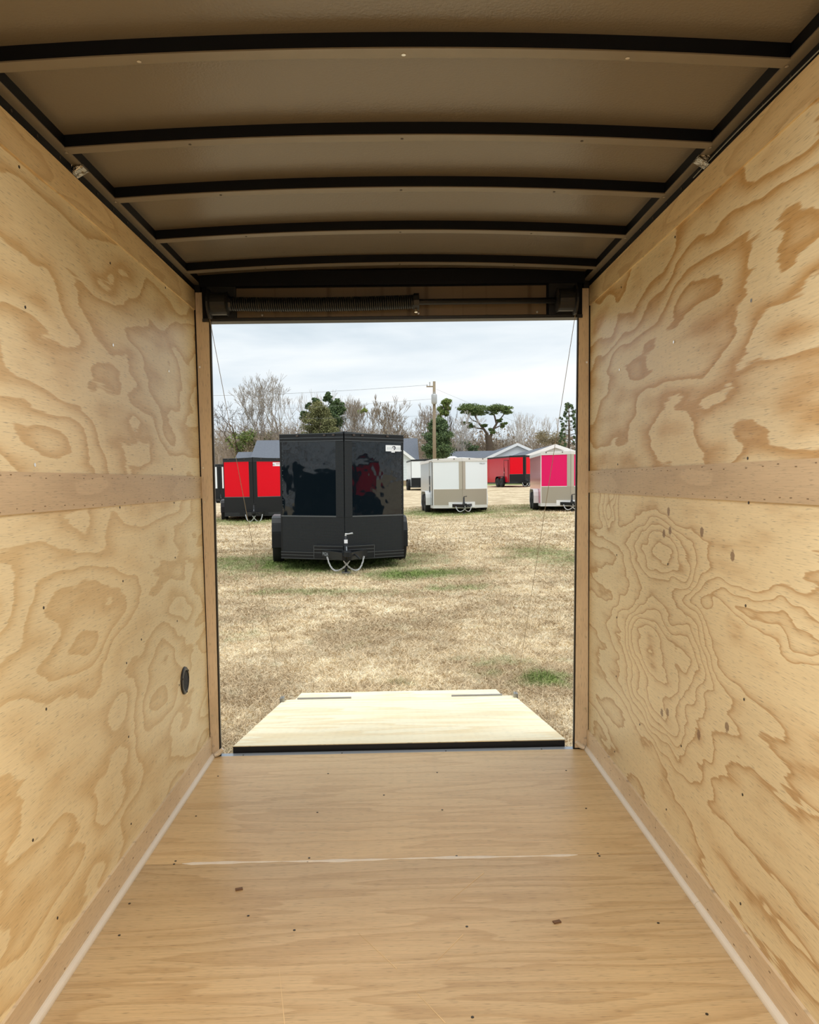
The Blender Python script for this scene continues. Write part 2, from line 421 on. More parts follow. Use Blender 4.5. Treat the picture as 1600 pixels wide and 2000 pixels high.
# front of the box behind the camera
fw = MB()
for s in (-1, 1):
    fw.hexa([(s*.945, -.20, -.10), (0, -.95, -.10), (0, -.90, -.10), (s*.87, -.20, -.10), (s*.945, -.20, 2.2), (0, -.95, 2.2), (0, -.90, 2.2), (s*.87, -.20, 2.2)])
fw.hexa([(-.945, -.2, -.10), (0, -.95, -.10), (.945, -.2, -.10), (0, -.19, -.10), (-.945, -.2, -.0), (0, -.95, -.0), (.945, -.2, -.0), (0, -.19, -.0)])
o = fw.build('wall_front', plywood('plywood_front', grain='z', seed=61, rings=9)); tag(o, 'plywood V front wall behind the camera', kind='structure')

# ceiling: arched sheet, bows, top rails
def arch(x): return .024*(1-(x/.80)**2)
ZB = 2.102
xs = np.linspace(-.93, .93, 33)
cm = MB()
cm.strip([[(x, -.98, ZB+.034+arch(x)), (x, YR+.05, ZB+.034+arch(x)), (x, YR+.05, ZB+.060+arch(x)), (x, -.98, ZB+.060+arch(x))] for x in xs])
ceil = cm.build('ceiling', M['ceil'], smooth=False); tag(ceil, 'satin grey brown roof sheet above the black bows', kind='structure')
def make_bow(y, sag=0.0):
    xb = np.linspace(-.835, .835, 25)
    a = MB().strip([[(x, y+.003, ZB+.003+arch(x)), (x, y+.034, ZB+.003+arch(x)), (x, y+.034, ZB+.036+arch(x)), (x, y+.003, ZB+.036+arch(x))] for x in xb]).build('roof_bow', M['bow'], ceil)
    b = MB().strip([[(x, y, ZB+arch(x)), (x, y+.036+.002*math.sin(x*9+y), ZB+arch(x)), (x, y+.036, ZB+.003+arch(x)), (x, y, ZB+.003+arch(x))] for x in xb]).build('flange', M['flange'], a)
    for x in (-.52, 0.03, .50): inst('rivet', SCREWB if y < 2 else SCREW, a, (x, y+.022, ZB+arch(x)), (PI, 0, 0))
for y in (.06, .46, .87, 1.278, 1.679, 2.086, 2.448, 2.856, 3.272): make_bow(y)
for i, s in enumerate((-1, 1)):
    a, b = sorted((s*.862, s*.945)); q = MB().box(a, b, -.15, YR, ZT+.0005, ZB+.004).build(f'trim_{i+3}', M['bow'])
    tag(q, f'black steel top rail above the {"left" if s < 0 else "right"} wall', kind='structure')
    a, b = sorted((s*.836, s*.90)); MB().box(a, b, -.15, YR, ZB+.003, ZB+.036).build('rail_tube', M['bow'], q)
    a, b = sorted((s*.835, s*.862)); MB().box(a, b, -.15, YR, ZB, ZB+.003).build('rail_flange', M['flange'], q)
    yc = 2.218 if s < 0 else 2.19
    a, b = sorted((s*.832, s*.864)); MB().hexa([(a, yc-.02, ZB-.022 if s < 0 else ZB-.004), (b, yc-.02, ZB-.004 if s < 0 else ZB-.022), (b, yc+.02, ZB-.004 if s < 0 else ZB-.022), (a, yc+.02, ZB-.022 if s < 0 else ZB-.004), (a, yc-.022, ZB+.002), (b, yc-.022, ZB+.002), (b, yc+.022, ZB+.002), (a, yc+.022, ZB+.002)]).build('foil_patch', M['foil'], q)
    for y in (1.679, 2.086, 2.448, 2.856, 3.272):
        inst('rivet', SCREWB, q, (s*.842, y+.03, ZB), (PI, 0, 0))
    k = 0
    for y in np.arange(1.6, 3.4, .13): inst('rivet', SCREW, q, (s*.8615, y, ZT+.012), (0, -s*PI/2, 0))
pts = [(.8585, y, ZT+.007+.003*math.sin(y*7)) for y in np.linspace(1.2, 2.28, 20)]
tag(MB().tube(pts, .0014, 6).build('rail_wire', M['wire']), 'thin white wire tucked under the right top rail', 'wire')

# unseen ceiling lamp added behind the camera to brighten the interior
ld = empty('added_fill_lamp', (0, .66, ZB+.034+arch(0))); tag(ld, 'unseen white fill lamp added on the trailer roof behind the camera', 'lamp')
MB().box(-.45, .45, -.07, .07, -.030, .004).build('housing', M['fillbody'], ld, bevel=.008)
MB().box(-.43, .43, -.058, .058, -.036, -.028).build('lens', M['filllens'], ld)
al = bpy.data.lights.new('added_fill_light', 'AREA'); al.shape = 'RECTANGLE'; al.size = .84; al.size_y = .10; al.energy = LED; al.color = (1, .99, .96)
ao = bpy.data.objects.new('added_fill_light', al); C.objects.link(ao); ao.parent = ld; ao.location = (0, 0, -.04)

# ------------------------------------------------------------------ rear frame
rear = MB()
for s in (-1, 1):
    a, b = sorted((s*.832, s*.945)); rear.box(a, b, YR+.012, YR+.07, -.10, 2.20)
rear.box(-.84, .84, YR+.012, YR+.07, 1.962, 2.20)
rw_ = rear.build('wall_rear', M['blackmetal']); tag(rw_, 'black steel rear door frame with tan covered posts', kind='structure')
for s in (-1, 1):
    # the post boards lean a little, as the opening does
    xt, xb_ = (.803, .826) if s < 0 else (.818, .803)
    xo = .864
    MB().hexa([(s*xb_, YR, .006), (s*xo, YR, .006), (s*xo, YR+.012, .006), (s*xb_, YR+.012, .006), (s*xt, YR, 2.07), (s*(xo-.004), YR, 2.07), (s*(xo-.004), YR+.012, 2.07), (s*xt, YR+.012, 2.07)]).build('post_board', M['luan_post'], rw_)
    MB().hexa([(s*(xb_-.007), YR+.003, -.02), (s*.84, YR+.013, -.02), (s*.84, YR+.03, -.02), (s*(xb_-.004), YR+.03, -.02), (s*(xt-.007), YR+.003, 1.965), (s*.84, YR+.013, 1.965), (s*.84, YR+.03, 1.965), (s*(xt-.004), YR+.03, 1.965)]).build('door_seal', M['plasticblack'], rw_)
    for z in (.05, .19, .52, .93, 1.16, 1.31, 1.75): inst('screw', SCREWB, rw_, (s*.851, YR, z), (PI/2, 0, 0))
MB().box(-.83, .83, YR-.004, YR+.012, 1.955, 2.12).build('header_plate', M['bow'], rw_)
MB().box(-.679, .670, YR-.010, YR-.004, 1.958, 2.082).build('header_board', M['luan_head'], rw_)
MB().box(-.83, .83, YR-.012, YR+.05, 1.943, 1.956).build('header_seal', M['plasticblack'], rw_)
MB().box(-.835, .835, YR-.030, YR, 2.088, 2.150).build('header_rail', M['bow'], rw_)
for x in (-.57, .11, .63): inst('screw', SCREWB, rw_, (x, YR-.010, 1.968), (PI/2, 0, 0))
sl = MB().box(-.83, .83, YR+.001, YR+.048, -.08, -.004).build('trim_5', M['sill']); tag(sl, 'grey aluminium sill strip at the rear edge of the floor', kind='structure')
for u in (475, 668, 871, 1058):
    p = at(u, 1466, YR+.02); inst('screw', SCREW, sl, (p[0], YR+.02, -.004))
# ramp door lying open
rd = MB()
RN, RFY = YR+.062, 5.30
RZ0, RZ1 = .026, -.243
def rampz(y): return RZ0+(RZ1-RZ0)*(y-RN)/(RFY-RN)
cutc = .05
top = [(-.776, RN), (.770, RN), (.790, RFY-.11), (.765, RFY), (-.765, RFY), (-.790, RFY-.10)]
b0 = [(x, y, rampz(y)-.004) for x, y in top]; t0 = [(x, y, rampz(y)) for x, y in top]; u0 = [(x, y, rampz(y)-.045) for x, y in top]
def loft(a, b):
    m = MB(); n = len(a); m.v = list(a)+list(b); m.f = [list(range(n))[::-1], list(range(n, 2*n))]
    for i in range(n): m.f.append([i, (i+1) % n, n+(i+1) % n, n+i])
    return m
door = loft(u0, b0).build('door_1', M['blackmetal']); tag(door, 'open plywood ramp door lowered onto the grass behind the trailer', kind='structure')
# two boards with a fine joint across
def board(y0, y1, xl, xr, z_at, mt, name, par, th=.004):
    q = [(xl(y0), y0), (xr(y0), y0), (xr(y1), y1), (xl(y1), y1)]
    return loft([(x, y, z_at(y)-th) for x, y in q], [(x, y, z_at(y)) for x, y in q]).build(name, mt, par)
edge = lambda s: (lambda y: (s*(.774+.016*(y-RN)/(RFY-.11-RN)) if y < RFY-.11 else s*(.790-.025*(y-RFY+.11)/.11)))
YJ = 4.16
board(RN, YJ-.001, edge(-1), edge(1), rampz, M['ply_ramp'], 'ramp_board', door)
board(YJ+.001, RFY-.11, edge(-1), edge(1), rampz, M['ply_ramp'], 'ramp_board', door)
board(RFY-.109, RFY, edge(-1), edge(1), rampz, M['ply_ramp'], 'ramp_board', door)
FZ1 = -.292; FY1 = 5.66
fz = lambda y: RZ1-.002+(FZ1-RZ1)*(y-RFY)/(FY1-RFY)
flap = board(RFY+.012, FY1, lambda y: -.716, lambda y: .714, fz, M['ply_ramp'], 'ramp_flap', door, .022)
for (a, b) in ((-.70, -.33), (.36, .71)):
    MB().tube([(a, RFY+.006, RZ1+.004), (b, RFY+.006, RZ1+.004)], .008, 8).build('hinge', M['hinge'], door)
for s in (-1, 1):
    MB().box(min(s*.775, s*.800), max(s*.775, s*.800), RFY-.13, RFY-.07, RZ1-.01, RZ1+.045).build('cable_bracket', M['hinge'], door)

# torsion spring on its shaft above the opening
ts = empty('torsion_spring_assembly', (0, YR-.065, 2.005)); tag(ts, 'black torsion spring on a shaft with cable drums above the rear opening', 'spring')
MB().tube([(-.80, 0, 0), (.80, 0, 0)], .0125, 12).build('shaft', M['blackmetal'], ts, True)
hp = []
turns, x0, x1, rr = 84, -.70, .085, .026
for i in range(turns*10+1):
    t_ = i/(turns*10); a = i/10*2*PI
    hp.append((x0+(x1-x0)*t_, rr*math.cos(a), rr*math.sin(a)-.006*math.sin(PI*t_)))
MB().tube(hp, .0048, 5).build('spring_coil', M['spring'], ts, True)
MB().tube([(.083, 0, 0), (.089, 0, 0), (.089, 0, 0), (.112, 0, 0)], [.028, .032, .036, .036], 10).build('winding_cone', M['spring'], ts)
MB().tube([(.098, 0, 0), (.098, -.012, -.046)], .007, 8).build('set_bolt', M['screw_bright'], ts)
MB().tube([(-.72, 0, 0), (-.69, 0, 0)], [.034, .030], 10).build('anchor_cone', M['spring'], ts)
for s in (-1, 1):
    d = MB().tube([(s*.700, 0, 0), (s*.706, 0, 0), (s*.712, 0, 0), (s*.775, 0, 0), (s*.780, 0, 0), (s*.788, 0, 0)] , [.030, .052, .047, .047, .062, .062], 20).build('cable_drum', M['spring'], ts, False)
    a, b = sorted((s*.680, s*.805)); MB().box(a, b, .045, .054, -.05, .09).build('bracket', M['blackmetal'], ts)
# cables from drum to the ramp corners
for s in (-1, 1):
    a = Vector((s*.795, YR-.03, 1.96)); b = Vector((s*.788, RFY-.10, RZ1+.042))
    pts = [a.lerp(b, k/12)+Vector((0, 0, -.012*math.sin(PI*k/12))) for k in range(13)]
    tag(MB().tube(pts, .0013, 6).build('ramp_cable', M['cable']), f'thin steel ramp cable running from the {"left" if s < 0 else "right"} drum down to the ramp corner', 'cable')

# round vent on the left wall
vp = onx(360, 1329, -.866)
vt = empty('wall_vent', vp); tag(vt, 'round black plastic vent low on the left wall near the rear post', 'vent')
ring = MB(); n = 28; ro, ri = .056, .042
secs = []
for k in range(n+1):
    a = 2*PI*k/n; c, s_ = math.cos(a), math.sin(a)
    secs.append([(0, ro*c, ro*s_), (.006, ro*.97*c, ro*.97*s_), (.008, ri*c, ri*s_), (.001, ri*c, ri*s_)])
ring.strip(secs).build('rim', M['plasticblack'], vt, True)
MB().tube([(-.004, 0, 0), (.0015, 0, 0)], ri, 24).build('back_plate', M['bow'], vt)
for k in range(-3, 4):
    h = math.sqrt(ri**2-(k*.011)**2); c45 = .7071
    m_ = MB().hexa([(.001, -h, k*.011-.001), (.006, -h, k*.011-.004), (.006, h, k*.011-.004), (.001, h, k*.011-.001), (.001, -h, k*.011+.001), (.006, -h, k*.011-.002), (.006, h, k*.011-.002), (.001, h, k*.011+.001)])
    q = m_.build('louver', M['plasticblack'], vt); q.rotation_euler = (R(35), 0, 0)
for a in (40, 160, 280): inst('screw', SCREW, vt, (.008, .049*math.cos(R(a)), .049*math.sin(R(a))), (0, PI/2, 0))

# ------------------------------------------------------------------ the field
TR = {  # name: (u of the front centre, distance of the front corners, v of the wheel/ground contact there)
}
PY = [-8, 4.5, 5.7, 12.3, 15.5, 31, 48, 63, 90, 140, 220]
PZ = [-.36, -.345, -.330, -.24, -.20, -.035, .33, .62, .95, 1.3, 1.6]
def ground(x, y):
    x = np.asarray(x, float); y = np.asarray(y, float)
    z = np.interp(y, PY, PZ)
    z = z + .010*np.clip(x, -12, 14)*np.clip((y-8)/20, 0, 1)
    z = z + .012*np.sin(x*.9+y*.35)+.010*np.sin(y*.8-x*.3)
    return z
def gz(x, y): return float(ground(x, y))
def greenness(x, y):
    x = np.asarray(x, float); y = np.asarray(y, float)
    g_ = np.zeros(np.broadcast(x, y).shape)
    def blob(u, v, Z, rx, ry, a):
        p = onz(u, v, Z); return a*np.exp(-((x-p[0])/rx)**2-((y-p[1])/ry)**2)
    for bl in ((640, 1095, -.2, 1.8, 1.7, .9), (800, 1115, -.2, 1.0, .8, .75), (470, 1100, -.2, 1.1, 1.6, .55), (620, 1150, -.21, 1.2, .35, .42), (890, 1140, -.2, .5, .3, .5), (1085, 1085, -.2, 1.1, 2.0, .45),
               (1060, 1325, -.33, .18, .22, .75), (780, 1335, -.33, .12, .1, .6), (990, 1290, -.3, .6, .35, .30), (470, 1245, -.3, .3, .35, .28),
               (500, 1015, -.1, 3.0, 3.0, .6), (880, 1002, -.03, 3.6, 3.2, .6), (1090, 995, -.03, 3.5, 3.0, .55), (1000, 953, .5, 8.0, 5.0, .8), (810, 955, .5, 5, 5, .5), (1000, 1010, -.05, 4, 1.6, .3)):
        g_ = np.maximum(g_, blob(*bl))
    return g_

def field_color(t, pos, green):
    """straw and green grass colour from world position plus the growth attribute"""
    n1 = t.noise(pos, .9, 4, .55); n2 = t.noise(pos, 5.0, 4, .6); n3 = t.noise(pos, 60.0, 2, .6)
    straw = t.ramp(n2, [(.30, lin(176, 154, 122)), (.43, lin(214, 194, 160)), (.56, lin(232, 216, 184)), (.70, lin(244, 232, 206))])
    brown = t.ramp(n3, [(.3, lin(150, 130, 102)), (.7, lin(208, 186, 152))])
    f = t.ramp(n1, [(.40, grey(0)), (.62, grey(.75))])
    c = t.mix(f, straw, brown)
    grn = t.ramp(n2, [(.3, lin(84, 102, 52)), (.55, lin(122, 140, 78)), (.75, lin(164, 172, 112))])
    gf = t.math('ADD', green, t.math('MULTIPLY', t.math('SUBTRACT', n2, .5), 1.1))
    gf = t.math('ADD', gf, t.math('MULTIPLY', t.math('SUBTRACT', n1, .55), .5))
    gf = t.ramp(gf, [(.12, grey(0)), (.62, grey(1))])
    return t.mix(gf, c, grn)

m, t = mat('field_soil_and_thatch')
pos = t.n('ShaderNodeNewGeometry').outputs['Position']
ga = t.n('ShaderNodeAttribute', attribute_name='green').outputs['Fac']
c = field_color(t, pos, ga)
h = t.noise(pos, 45.0, 4, .7)
fd = t.math('MULTIPLY_ADD', t.noise(pos, 28.0, 3, .7), .7, .62)
c = t.n('ShaderNodeVectorMath', {0: c, 'Scale': fd}, operation='SCALE').outputs[0]
bp = t.n('ShaderNodeBump', {'Height': h, 'Strength': .7, 'Distance': .04})
b = t.n('ShaderNodeBsdfPrincipled', {'Base Color': c, 'Roughness': .9, 'Specular IOR Level': .1, 'Normal': bp})
t.n('ShaderNodeOutputMaterial', {'Surface': b.outputs[0]})
M['soil'] = m
m, t = mat('grass_blades')
pos = t.n('ShaderNodeNewGeometry').outputs['Position']
ga = t.n('ShaderNodeAttribute', attribute_name='green').outputs['Fac']
rn = t.n('ShaderNodeAttribute', attribute_name='shade').outputs['Fac']
c = field_color(t, pos, ga)
c = t.n('ShaderNodeVectorMath', {0: c, 'Scale': t.math('MULTIPLY_ADD', rn, .75, .62)}, operation='SCALE').outputs[0]
b = t.n('ShaderNodeBsdfPrincipled', {'Base Color': c, 'Roughness': .8, 'Specular IOR Level': .15})
t.n('ShaderNodeOutputMaterial', {'Surface': b.outputs[0]})
M['blades'] = m

gx = np.concatenate([np.linspace(-220, -30, 20)[:-1], np.linspace(-30, -8, 24)[:-1], np.linspace(-8, 8, 65), np.linspace(8, 30, 24)[1:], np.linspace(30, 220, 20)[1:]])
gy = np.concatenate([np.linspace(-60, -4, 15)[:-1], np.linspace(-4, 30, 120), np.linspace(30, 100, 80)[1:], np.linspace(100, 300, 20)[1:]])
X, Y = np.meshgrid(gx, gy); Zg = ground(X, Y)
V = np.stack([X, Y, Zg], -1).reshape(-1, 3)
nx, ny = len(gx), len(gy)
I = (np.arange(ny-1)[:, None]*nx+np.arange(nx-1)[None, :]).ravel()
Fq = np.stack([I, I+1, I+nx+1, I+nx], -1)
me = np_mesh('ground', V, Fq, M['soil'], {'green': greenness(V[:, 0], V[:, 1])})
me.polygons.foreach_set('use_smooth', [True]*len(me.polygons))
go = bpy.data.objects.new('ground', me); C.objects.link(go); tag(go, 'field of dry straw grass with green patches', kind='structure')

rng = np.random.default_rng(11)
def blades(n, y0, y1, L0, L1, wd, power):
    y = y0+(y1-y0)*rng.random(n)**power
    hw = .275*y+.35
    x = (rng.random(n)*2-1)*hw-.02*y
    keep = ~((np.abs(x) < .80) & (y < 5.68)); x, y = x[keep], y[keep]; n = len(x)
    g_ = greenness(x, y)
    L = rng.uniform(L0, L1, n); a = rng.uniform(0, 2*PI, n)
    el = np.clip(rng.normal(.45, .33, n)+.25*g_, .04, 1.4)
    dx, dy, dz = np.cos(a)*np.cos(el), np.sin(a)*np.cos(el), np.sin(el)
    b0 = a+PI/2+rng.normal(0, .5, n); wx, wy = np.cos(b0)*wd/2, np.sin(b0)*wd/2
    z = ground(x, y)-.004
    wz = rng.normal(0, .35, n)*wd
    P0 = np.stack([x-wx, y-wy, z-wz], -1); P1 = np.stack([x+wx, y+wy, z+wz], -1)
    mx, my, mz = x+dx*L*.55, y+dy*L*.55, z+dz*L*.6
    P2 = np.stack([mx+wx*.8, my+wy*.8, mz+wz], -1); P3 = np.stack([mx-wx*.8, my-wy*.8, mz-wz], -1)
    P4 = np.stack([x+dx*L, y+dy*L, z+dz*L*.8], -1)
    V = np.stack([P0, P1, P2, P3, P4], 1).reshape(-1, 3)
    i = np.arange(n)*5
    Ft = np.concatenate([np.stack([i, i+1, i+2], -1), np.stack([i, i+2, i+3], -1), np.stack([i+3, i+2, i+4], -1)])
    sh = np.repeat(rng.random(n), 5); gg = np.repeat(g_, 5)
    return V, Ft, sh, gg
parts = [blades(170000, 3.7, 8.5, .035, .085, .0036, 1.15), blades(170000, 8.0, 17, .035, .075, .0055, 1.15), blades(70000, 16, 36, .05, .10, .012, 1.2)]
off = 0; Vs, Fs, sh, gg = [], [], [], []
for (v_, f_, s_, g_) in parts:
    Vs.append(v_); Fs.append(f_+off); sh.append(s_); gg.append(g_); off += len(v_)
me = np_mesh('dry_grass', np.concatenate(Vs), np.concatenate(Fs), M['blades'], {'shade': np.concatenate(sh), 'green': np.concatenate(gg)})
o = bpy.data.objects.new('dry_grass', me); C.objects.link(o); tag(o, 'short dry straw grass covering the field', 'grass', kind='stuff')
#@@OUTSIDE
# ------------------------------------------------------------------ parked trailers
def tri(*a): return simple(*a)
P_ = {}
P_['black'] = simple('gloss_black_paint', lin(10, 20, 27), .035, 0, .6, bump=(1.3, .4, .03))
P_['blackflat'] = simple('black_rail_paint', lin(24, 27, 30), .35, 0, .3)
P_['railline'] = simple('rail_highlight_edge', lin(96, 102, 106), .3, .6)
P_['tread_black'] = metal_plate('black_tread_plate', lin(32, 37, 41), .34, .4)
P_['tread_alu'] = metal_plate('aluminium_tread_plate', lin(196, 190, 176), .35, .85)
P_['alu'] = simple('satin_aluminium', lin(176, 168, 152), .42, .35)
P_['red'] = simple('gloss_red_paint', lin(226, 4, 30), .2, 0, .2, bump=(1.6, .2, .02))
P_['darkred'] = simple('gloss_crimson_paint', lin(196, 16, 40), .14, 0, .45)
P_['white'] = simple('gloss_white_paint', lin(236, 243, 247), .18, 0, .5)
P_['whiterail'] = simple('white_rail', lin(238, 238, 236), .3)
P_['silver'] = simple('silver_side_skin', lin(176, 186, 194), .25, .5)
P_['pink'] = simple('gloss_magenta_paint', lin(236, 20, 104), .25, 0, .25)
P_['pinkreflect'] = simple('side_red_reflection', lin(222, 120, 140), .10, .3, .5)  # reflected red is put into the base colour of this side
P_['tire'] = simple('tyre_rubber', (.014, .014, .015, 1), .8)
P_['rim'] = simple('steel_rim', lin(150, 152, 154), .35, .7)
P_['rimblack'] = simple('black_rim', (.02, .02, .02, 1), .4)
P_['chain'] = simple('galvanised_chain', lin(206, 208, 208), .35, .5)
P_['decal'] = simple('white_sticker', lin(240, 243, 248), .4)
P_['ink'] = simple('dark_ink', lin(40, 42, 60), .5)
P_['inkgrey'] = simple('grey_ink', lin(150, 156, 160), .5)
P_['inkpale'] = simple('pale_grey_ink', lin(206, 214, 220), .5)
P_['inkred'] = simple('red_ink', lin(200, 60, 74), .5)
P_['lamp'] = simple('amber_marker_lens', lin(70, 60, 54), .3)
P_['vent'] = simple('white_roof_vent', lin(240, 240, 238), .4)
P_['handle'] = simple('chrome_latch', lin(190, 190, 190), .25, .9)

def text_obj(name, body, size, mt, parent, loc, rot, ext=.001):
    cu = bpy.data.curves.new(name, 'FONT'); cu.body = body; cu.size = size; cu.extrude = ext; cu.align_x = 'CENTER'; cu.align_y = 'CENTER'
    tmp = bpy.data.objects.new(name+'_t', cu); C.objects.link(tmp)
    me = bpy.data.meshes.new_from_object(tmp.evaluated_get(bpy.context.evaluated_depsgraph_get()))
    bpy.data.objects.remove(tmp, do_unlink=True)
    me.materials.clear(); me.materials.append(mt)
    o = bpy.data.objects.new(name, me); C.objects.link(o); o.parent = parent; o.location = loc; o.rotation_euler = rot
    return o

WHEEL = {}
def wheel_meshes():
    prof = [(.10, .0), (.20, -.005), (.345, .0), (.36, .03), (.36, .17), (.345, .20), (.20, .205), (.10, .2)]
    n = 28; secs = []
    for k in range(n+1):
        a = 2*PI*k/n; secs.append([(y, r*math.cos(a), r*math.sin(a)) for r, y in prof])
    WHEEL['tire'] = MB().strip(secs).mesh('tire', P_['tire'], True)
    secs = []
    prof = [(.02, .03), (.10, .02), (.185, .012), (.205, -.006), (.205, .05), (.02, .06)]
    for k in range(n+1):
        a = 2*PI*k/n; secs.append([(y, r*math.cos(a), r*math.sin(a)) for r, y in prof])
    WHEEL['rim'] = MB().strip(secs).mesh('rim', P_['rim'], True); WHEEL['rimb'] = MB().strip(secs).mesh('rim', P_['rimblack'], True)
wheel_meshes()

def link_mesh():
    m = MB(); pts = []
    n = 14
    for k in range(n+1):
        a = 2*PI*k/n; pts.append((.022*math.cos(a)+(.012 if math.cos(a) > 0 else -.012), .014*math.sin(a), 0))
    return m.tube([(q[0]*.8, q[1]*.8, 0) for q in pts], .0042, 5, False).mesh('link', P_['chain'], True)
LINK = link_mesh()

def cargo_trailer(label, loc, face, w=2.13, L=4.3, z0=.22, z1=2.33, vd=.52, stone=.72, c_panel='black', c_side='black', c_stone='tread_black', c_strip='tread_black', c_rail='blackflat', fender='blackflat', detail=1, door_side=0, rim='rimb', sw=.125, dark_tongue=True, tilt=0.0):
    """front corner plane at local y=0, nose towards -y; face = heading of the nose (radians, 0 = straight at -y)"""
    T = empty('cargo_trailer', loc, face); tag(T, label, 'trailer', 'enclosed cargo trailers parked on the field')
    T.rotation_euler = (0, tilt, face)
    hw = w/2
    ang = math.atan2(vd, hw)
    # body shell
    outline = [(-hw+.01, L), (-hw+.01, .02), (0, -vd+.03), (hw-.01, .02), (hw-.01, L)]
    MB().prism(outline, 2, z0, z1-.03).build('body', P_[c_side], T)
    # arched roof
    secs = []
    for y, q in ((-vd+.05, .04), (-.02, 1.0), (L*.5, 1.0), (L, 1.0)):
        n = 9
        top_ = [(x*hw*q, y, z1-.03+.06*(1-x*x)) for x in np.linspace(-1, 1, n)]
        secs.append(top_+[(hw*q, y, z1-.06), (-hw*q, y, z1-.06)])
    MB().strip(secs).build('roof', P_['whiterail'] if c_rail == 'whiterail' else P_['blackflat'], T)
    # V-face slabs: function of s along each half face
    def vslab(name, side, s0, s1, za, zb, off, th, mt, par=T, bev=0.0):
        # s from 0 at nose to 1 at corner
        nrm = Vector((side*math.sin(ang), -math.cos(ang), 0))
        def P(s, d, z): return Vector((side*hw*s, -vd+vd*s, z))+nrm*d
        q = [P(s0, off, za), P(s1, off, za), P(s1, off+th, za), P(s0, off+th, za), P(s0, off, zb), P(s1, off, zb), P(s1, off+th, zb), P(s0, off+th, zb)]
        return MB().hexa(q).build(name, P_[mt], par, bevel=bev)
    zs = z0+stone; zt = z0+.09
    for side in (-1, 1):
        vslab('front_panel', side, sw, .985, zs+.012, z1-.13, 0, .008, c_panel)
        vslab('panel_moulding', side, sw, 1.0, zs-.010, zs+.012, 0, .014, 'railline' if c_rail == 'blackflat' else 'whiterail')
        vslab('stone_guard', side, 0.0, 1.0, z0+.10, zs-.008, 0, .010, c_stone)
        vslab('nose_strip', side, 0.0, sw, zs-.01, z1-.12, 0, .016, c_strip)
        tr = vslab('top_rail', side, 0.0, 1.01, z1-.13, z1, 0, .022, c_rail)
        br = vslab('bottom_rail', side, 0.0, 1.01, z0-.01, z0+.115, 0, .022, c_rail)
        for zz in (z1-.128, z1-.075, z1-.008): vslab('rail_ridge', side, 0, 1.01, zz, zz+.008, .022, .005, 'railline' if c_rail == 'blackflat' else 'alu', tr)
        for zz in (z0+.104, z0+.055, z0+.0): vslab('rail_ridge', side, 0, 1.01, zz, zz+.008, .022, .005, 'railline' if c_rail == 'blackflat' else 'alu', br)
        vslab('corner_post', side, .985, 1.012, z0, z1-.01, 0, .012, c_rail)
        for sx in (.13, .27, .70) if detail > 1 else (.25, .8):
            q = vslab('marker_light', side, sx, sx+.035, z1-.045, z1-.018, .022, .022, 'lamp')
        if detail > 1:
            for k in range(14): 
                zz = zs+.1+k*(z1-zs-.3)/13
                vslab('rivet', side, .965, .975, zz, zz+.012, .010, .006, 'railline')
        # tongue box around the A-frame
        vslab('tongue_box', side, 0.0, .46, z0+.02, z0+.235, .020, .05, c_rail)
        if detail > 1:
            tb = [c for c in T.children if c.name.startswith('tongue_box')][-1]
            for zz in (z0+.222, z0+.165, z0+.11): vslab('rail_ridge', side, 0, .46, zz, zz+.008, .07, .005, 'railline', tb)
            vslab('rail_ridge', side, .455, .462, z0+.02, z0+.235, .07, .005, 'railline', tb)
        # fender and wheels
        xf = side*(hw+.115)
        sec = []; yc = (1.25, 2.05)
        zf = z0+.10; pts = [(yc[0]-.44, zf), (yc[0]-.43, .58), (yc[0]-.37, .74), (yc[0]-.26, .83), (yc[0]-.12, .86), (yc[1]+.12, .86), (yc[1]+.26, .83), (yc[1]+.37, .74), (yc[1]+.43, .58), (yc[1]+.44, zf)]
        inn = [(y_+(.028 if y_ < 1.65 else -.028)*min(1.0, abs(y_-1.65)/.6), z_-(.025 if i_ not in (0, 9) else 0.0)) for i_, (y_, z_) in enumerate(pts)]
        a, b_ = sorted((side*(hw-.005), side*(hw+.205)))
        fm = MB()
        for i in range(9):
            fm.hexa([(a, *inn[i]), (b_, *inn[i]), (b_, *inn[i+1]), (a, *inn[i+1]), (a, *pts[i]), (b_, *pts[i]), (b_, *pts[i+1]), (a, *pts[i+1])])
        fm.build('fender', P_[fender], T, bevel=.012)
        for y in yc:
            wt = inst('wheel', WHEEL['tire'], T, (side*(hw+.195), y, .36), (0, 0, 0 if side < 0 else PI))
            inst('rim', WHEEL['rim' if rim == 'rim' else 'rimb'], wt, (0, 0, 0))
        # side bottom rail and top rail
        a, b_ = sorted((side*(hw-.012), side*(hw+.012)))
        MB().box(a, b_, 0, L, z1-.13, z1-.02).build('side_top_rail', P_[c_rail], T)
        MB().box(a, b_, 0, L, z0-.01, z0+.10).build('side_bottom_rail', P_[c_rail], T)
        # tongue beam
        beam = MB().hexa([(side*.56, -.06, zt-.05), (side*.50, -.06, zt-.05), (side*.015, -vd-.52, zt-.05), (side*.075, -vd-.52, zt-.05), (side*.56, -.06, zt+.07), (side*.50, -.06, zt+.07), (side*.015, -vd-.52, zt+.07), (side*.075, -vd-.52, zt+.07)]).build('tongue_beam', P_['blackflat'], T)
    yt = -vd-.52
    # coupler
    cm_ = MB().hexa([(-.09, yt+.12, zt+.02), (.09, yt+.12, zt+.02), (.04, yt-.16, zt+.03), (-.04, yt-.16, zt+.03), (-.07, yt+.12, zt+.10), (.07, yt+.12, zt+.10), (.035, yt-.16, zt+.10), (-.035, yt-.16, zt+.10)])
    cm_.tube([(0, yt-.16, zt+.02), (0, yt-.16, zt+.10)], .05, 12)
    cp = cm_.build('coupler', P_['blackflat'], T, bevel=.006)
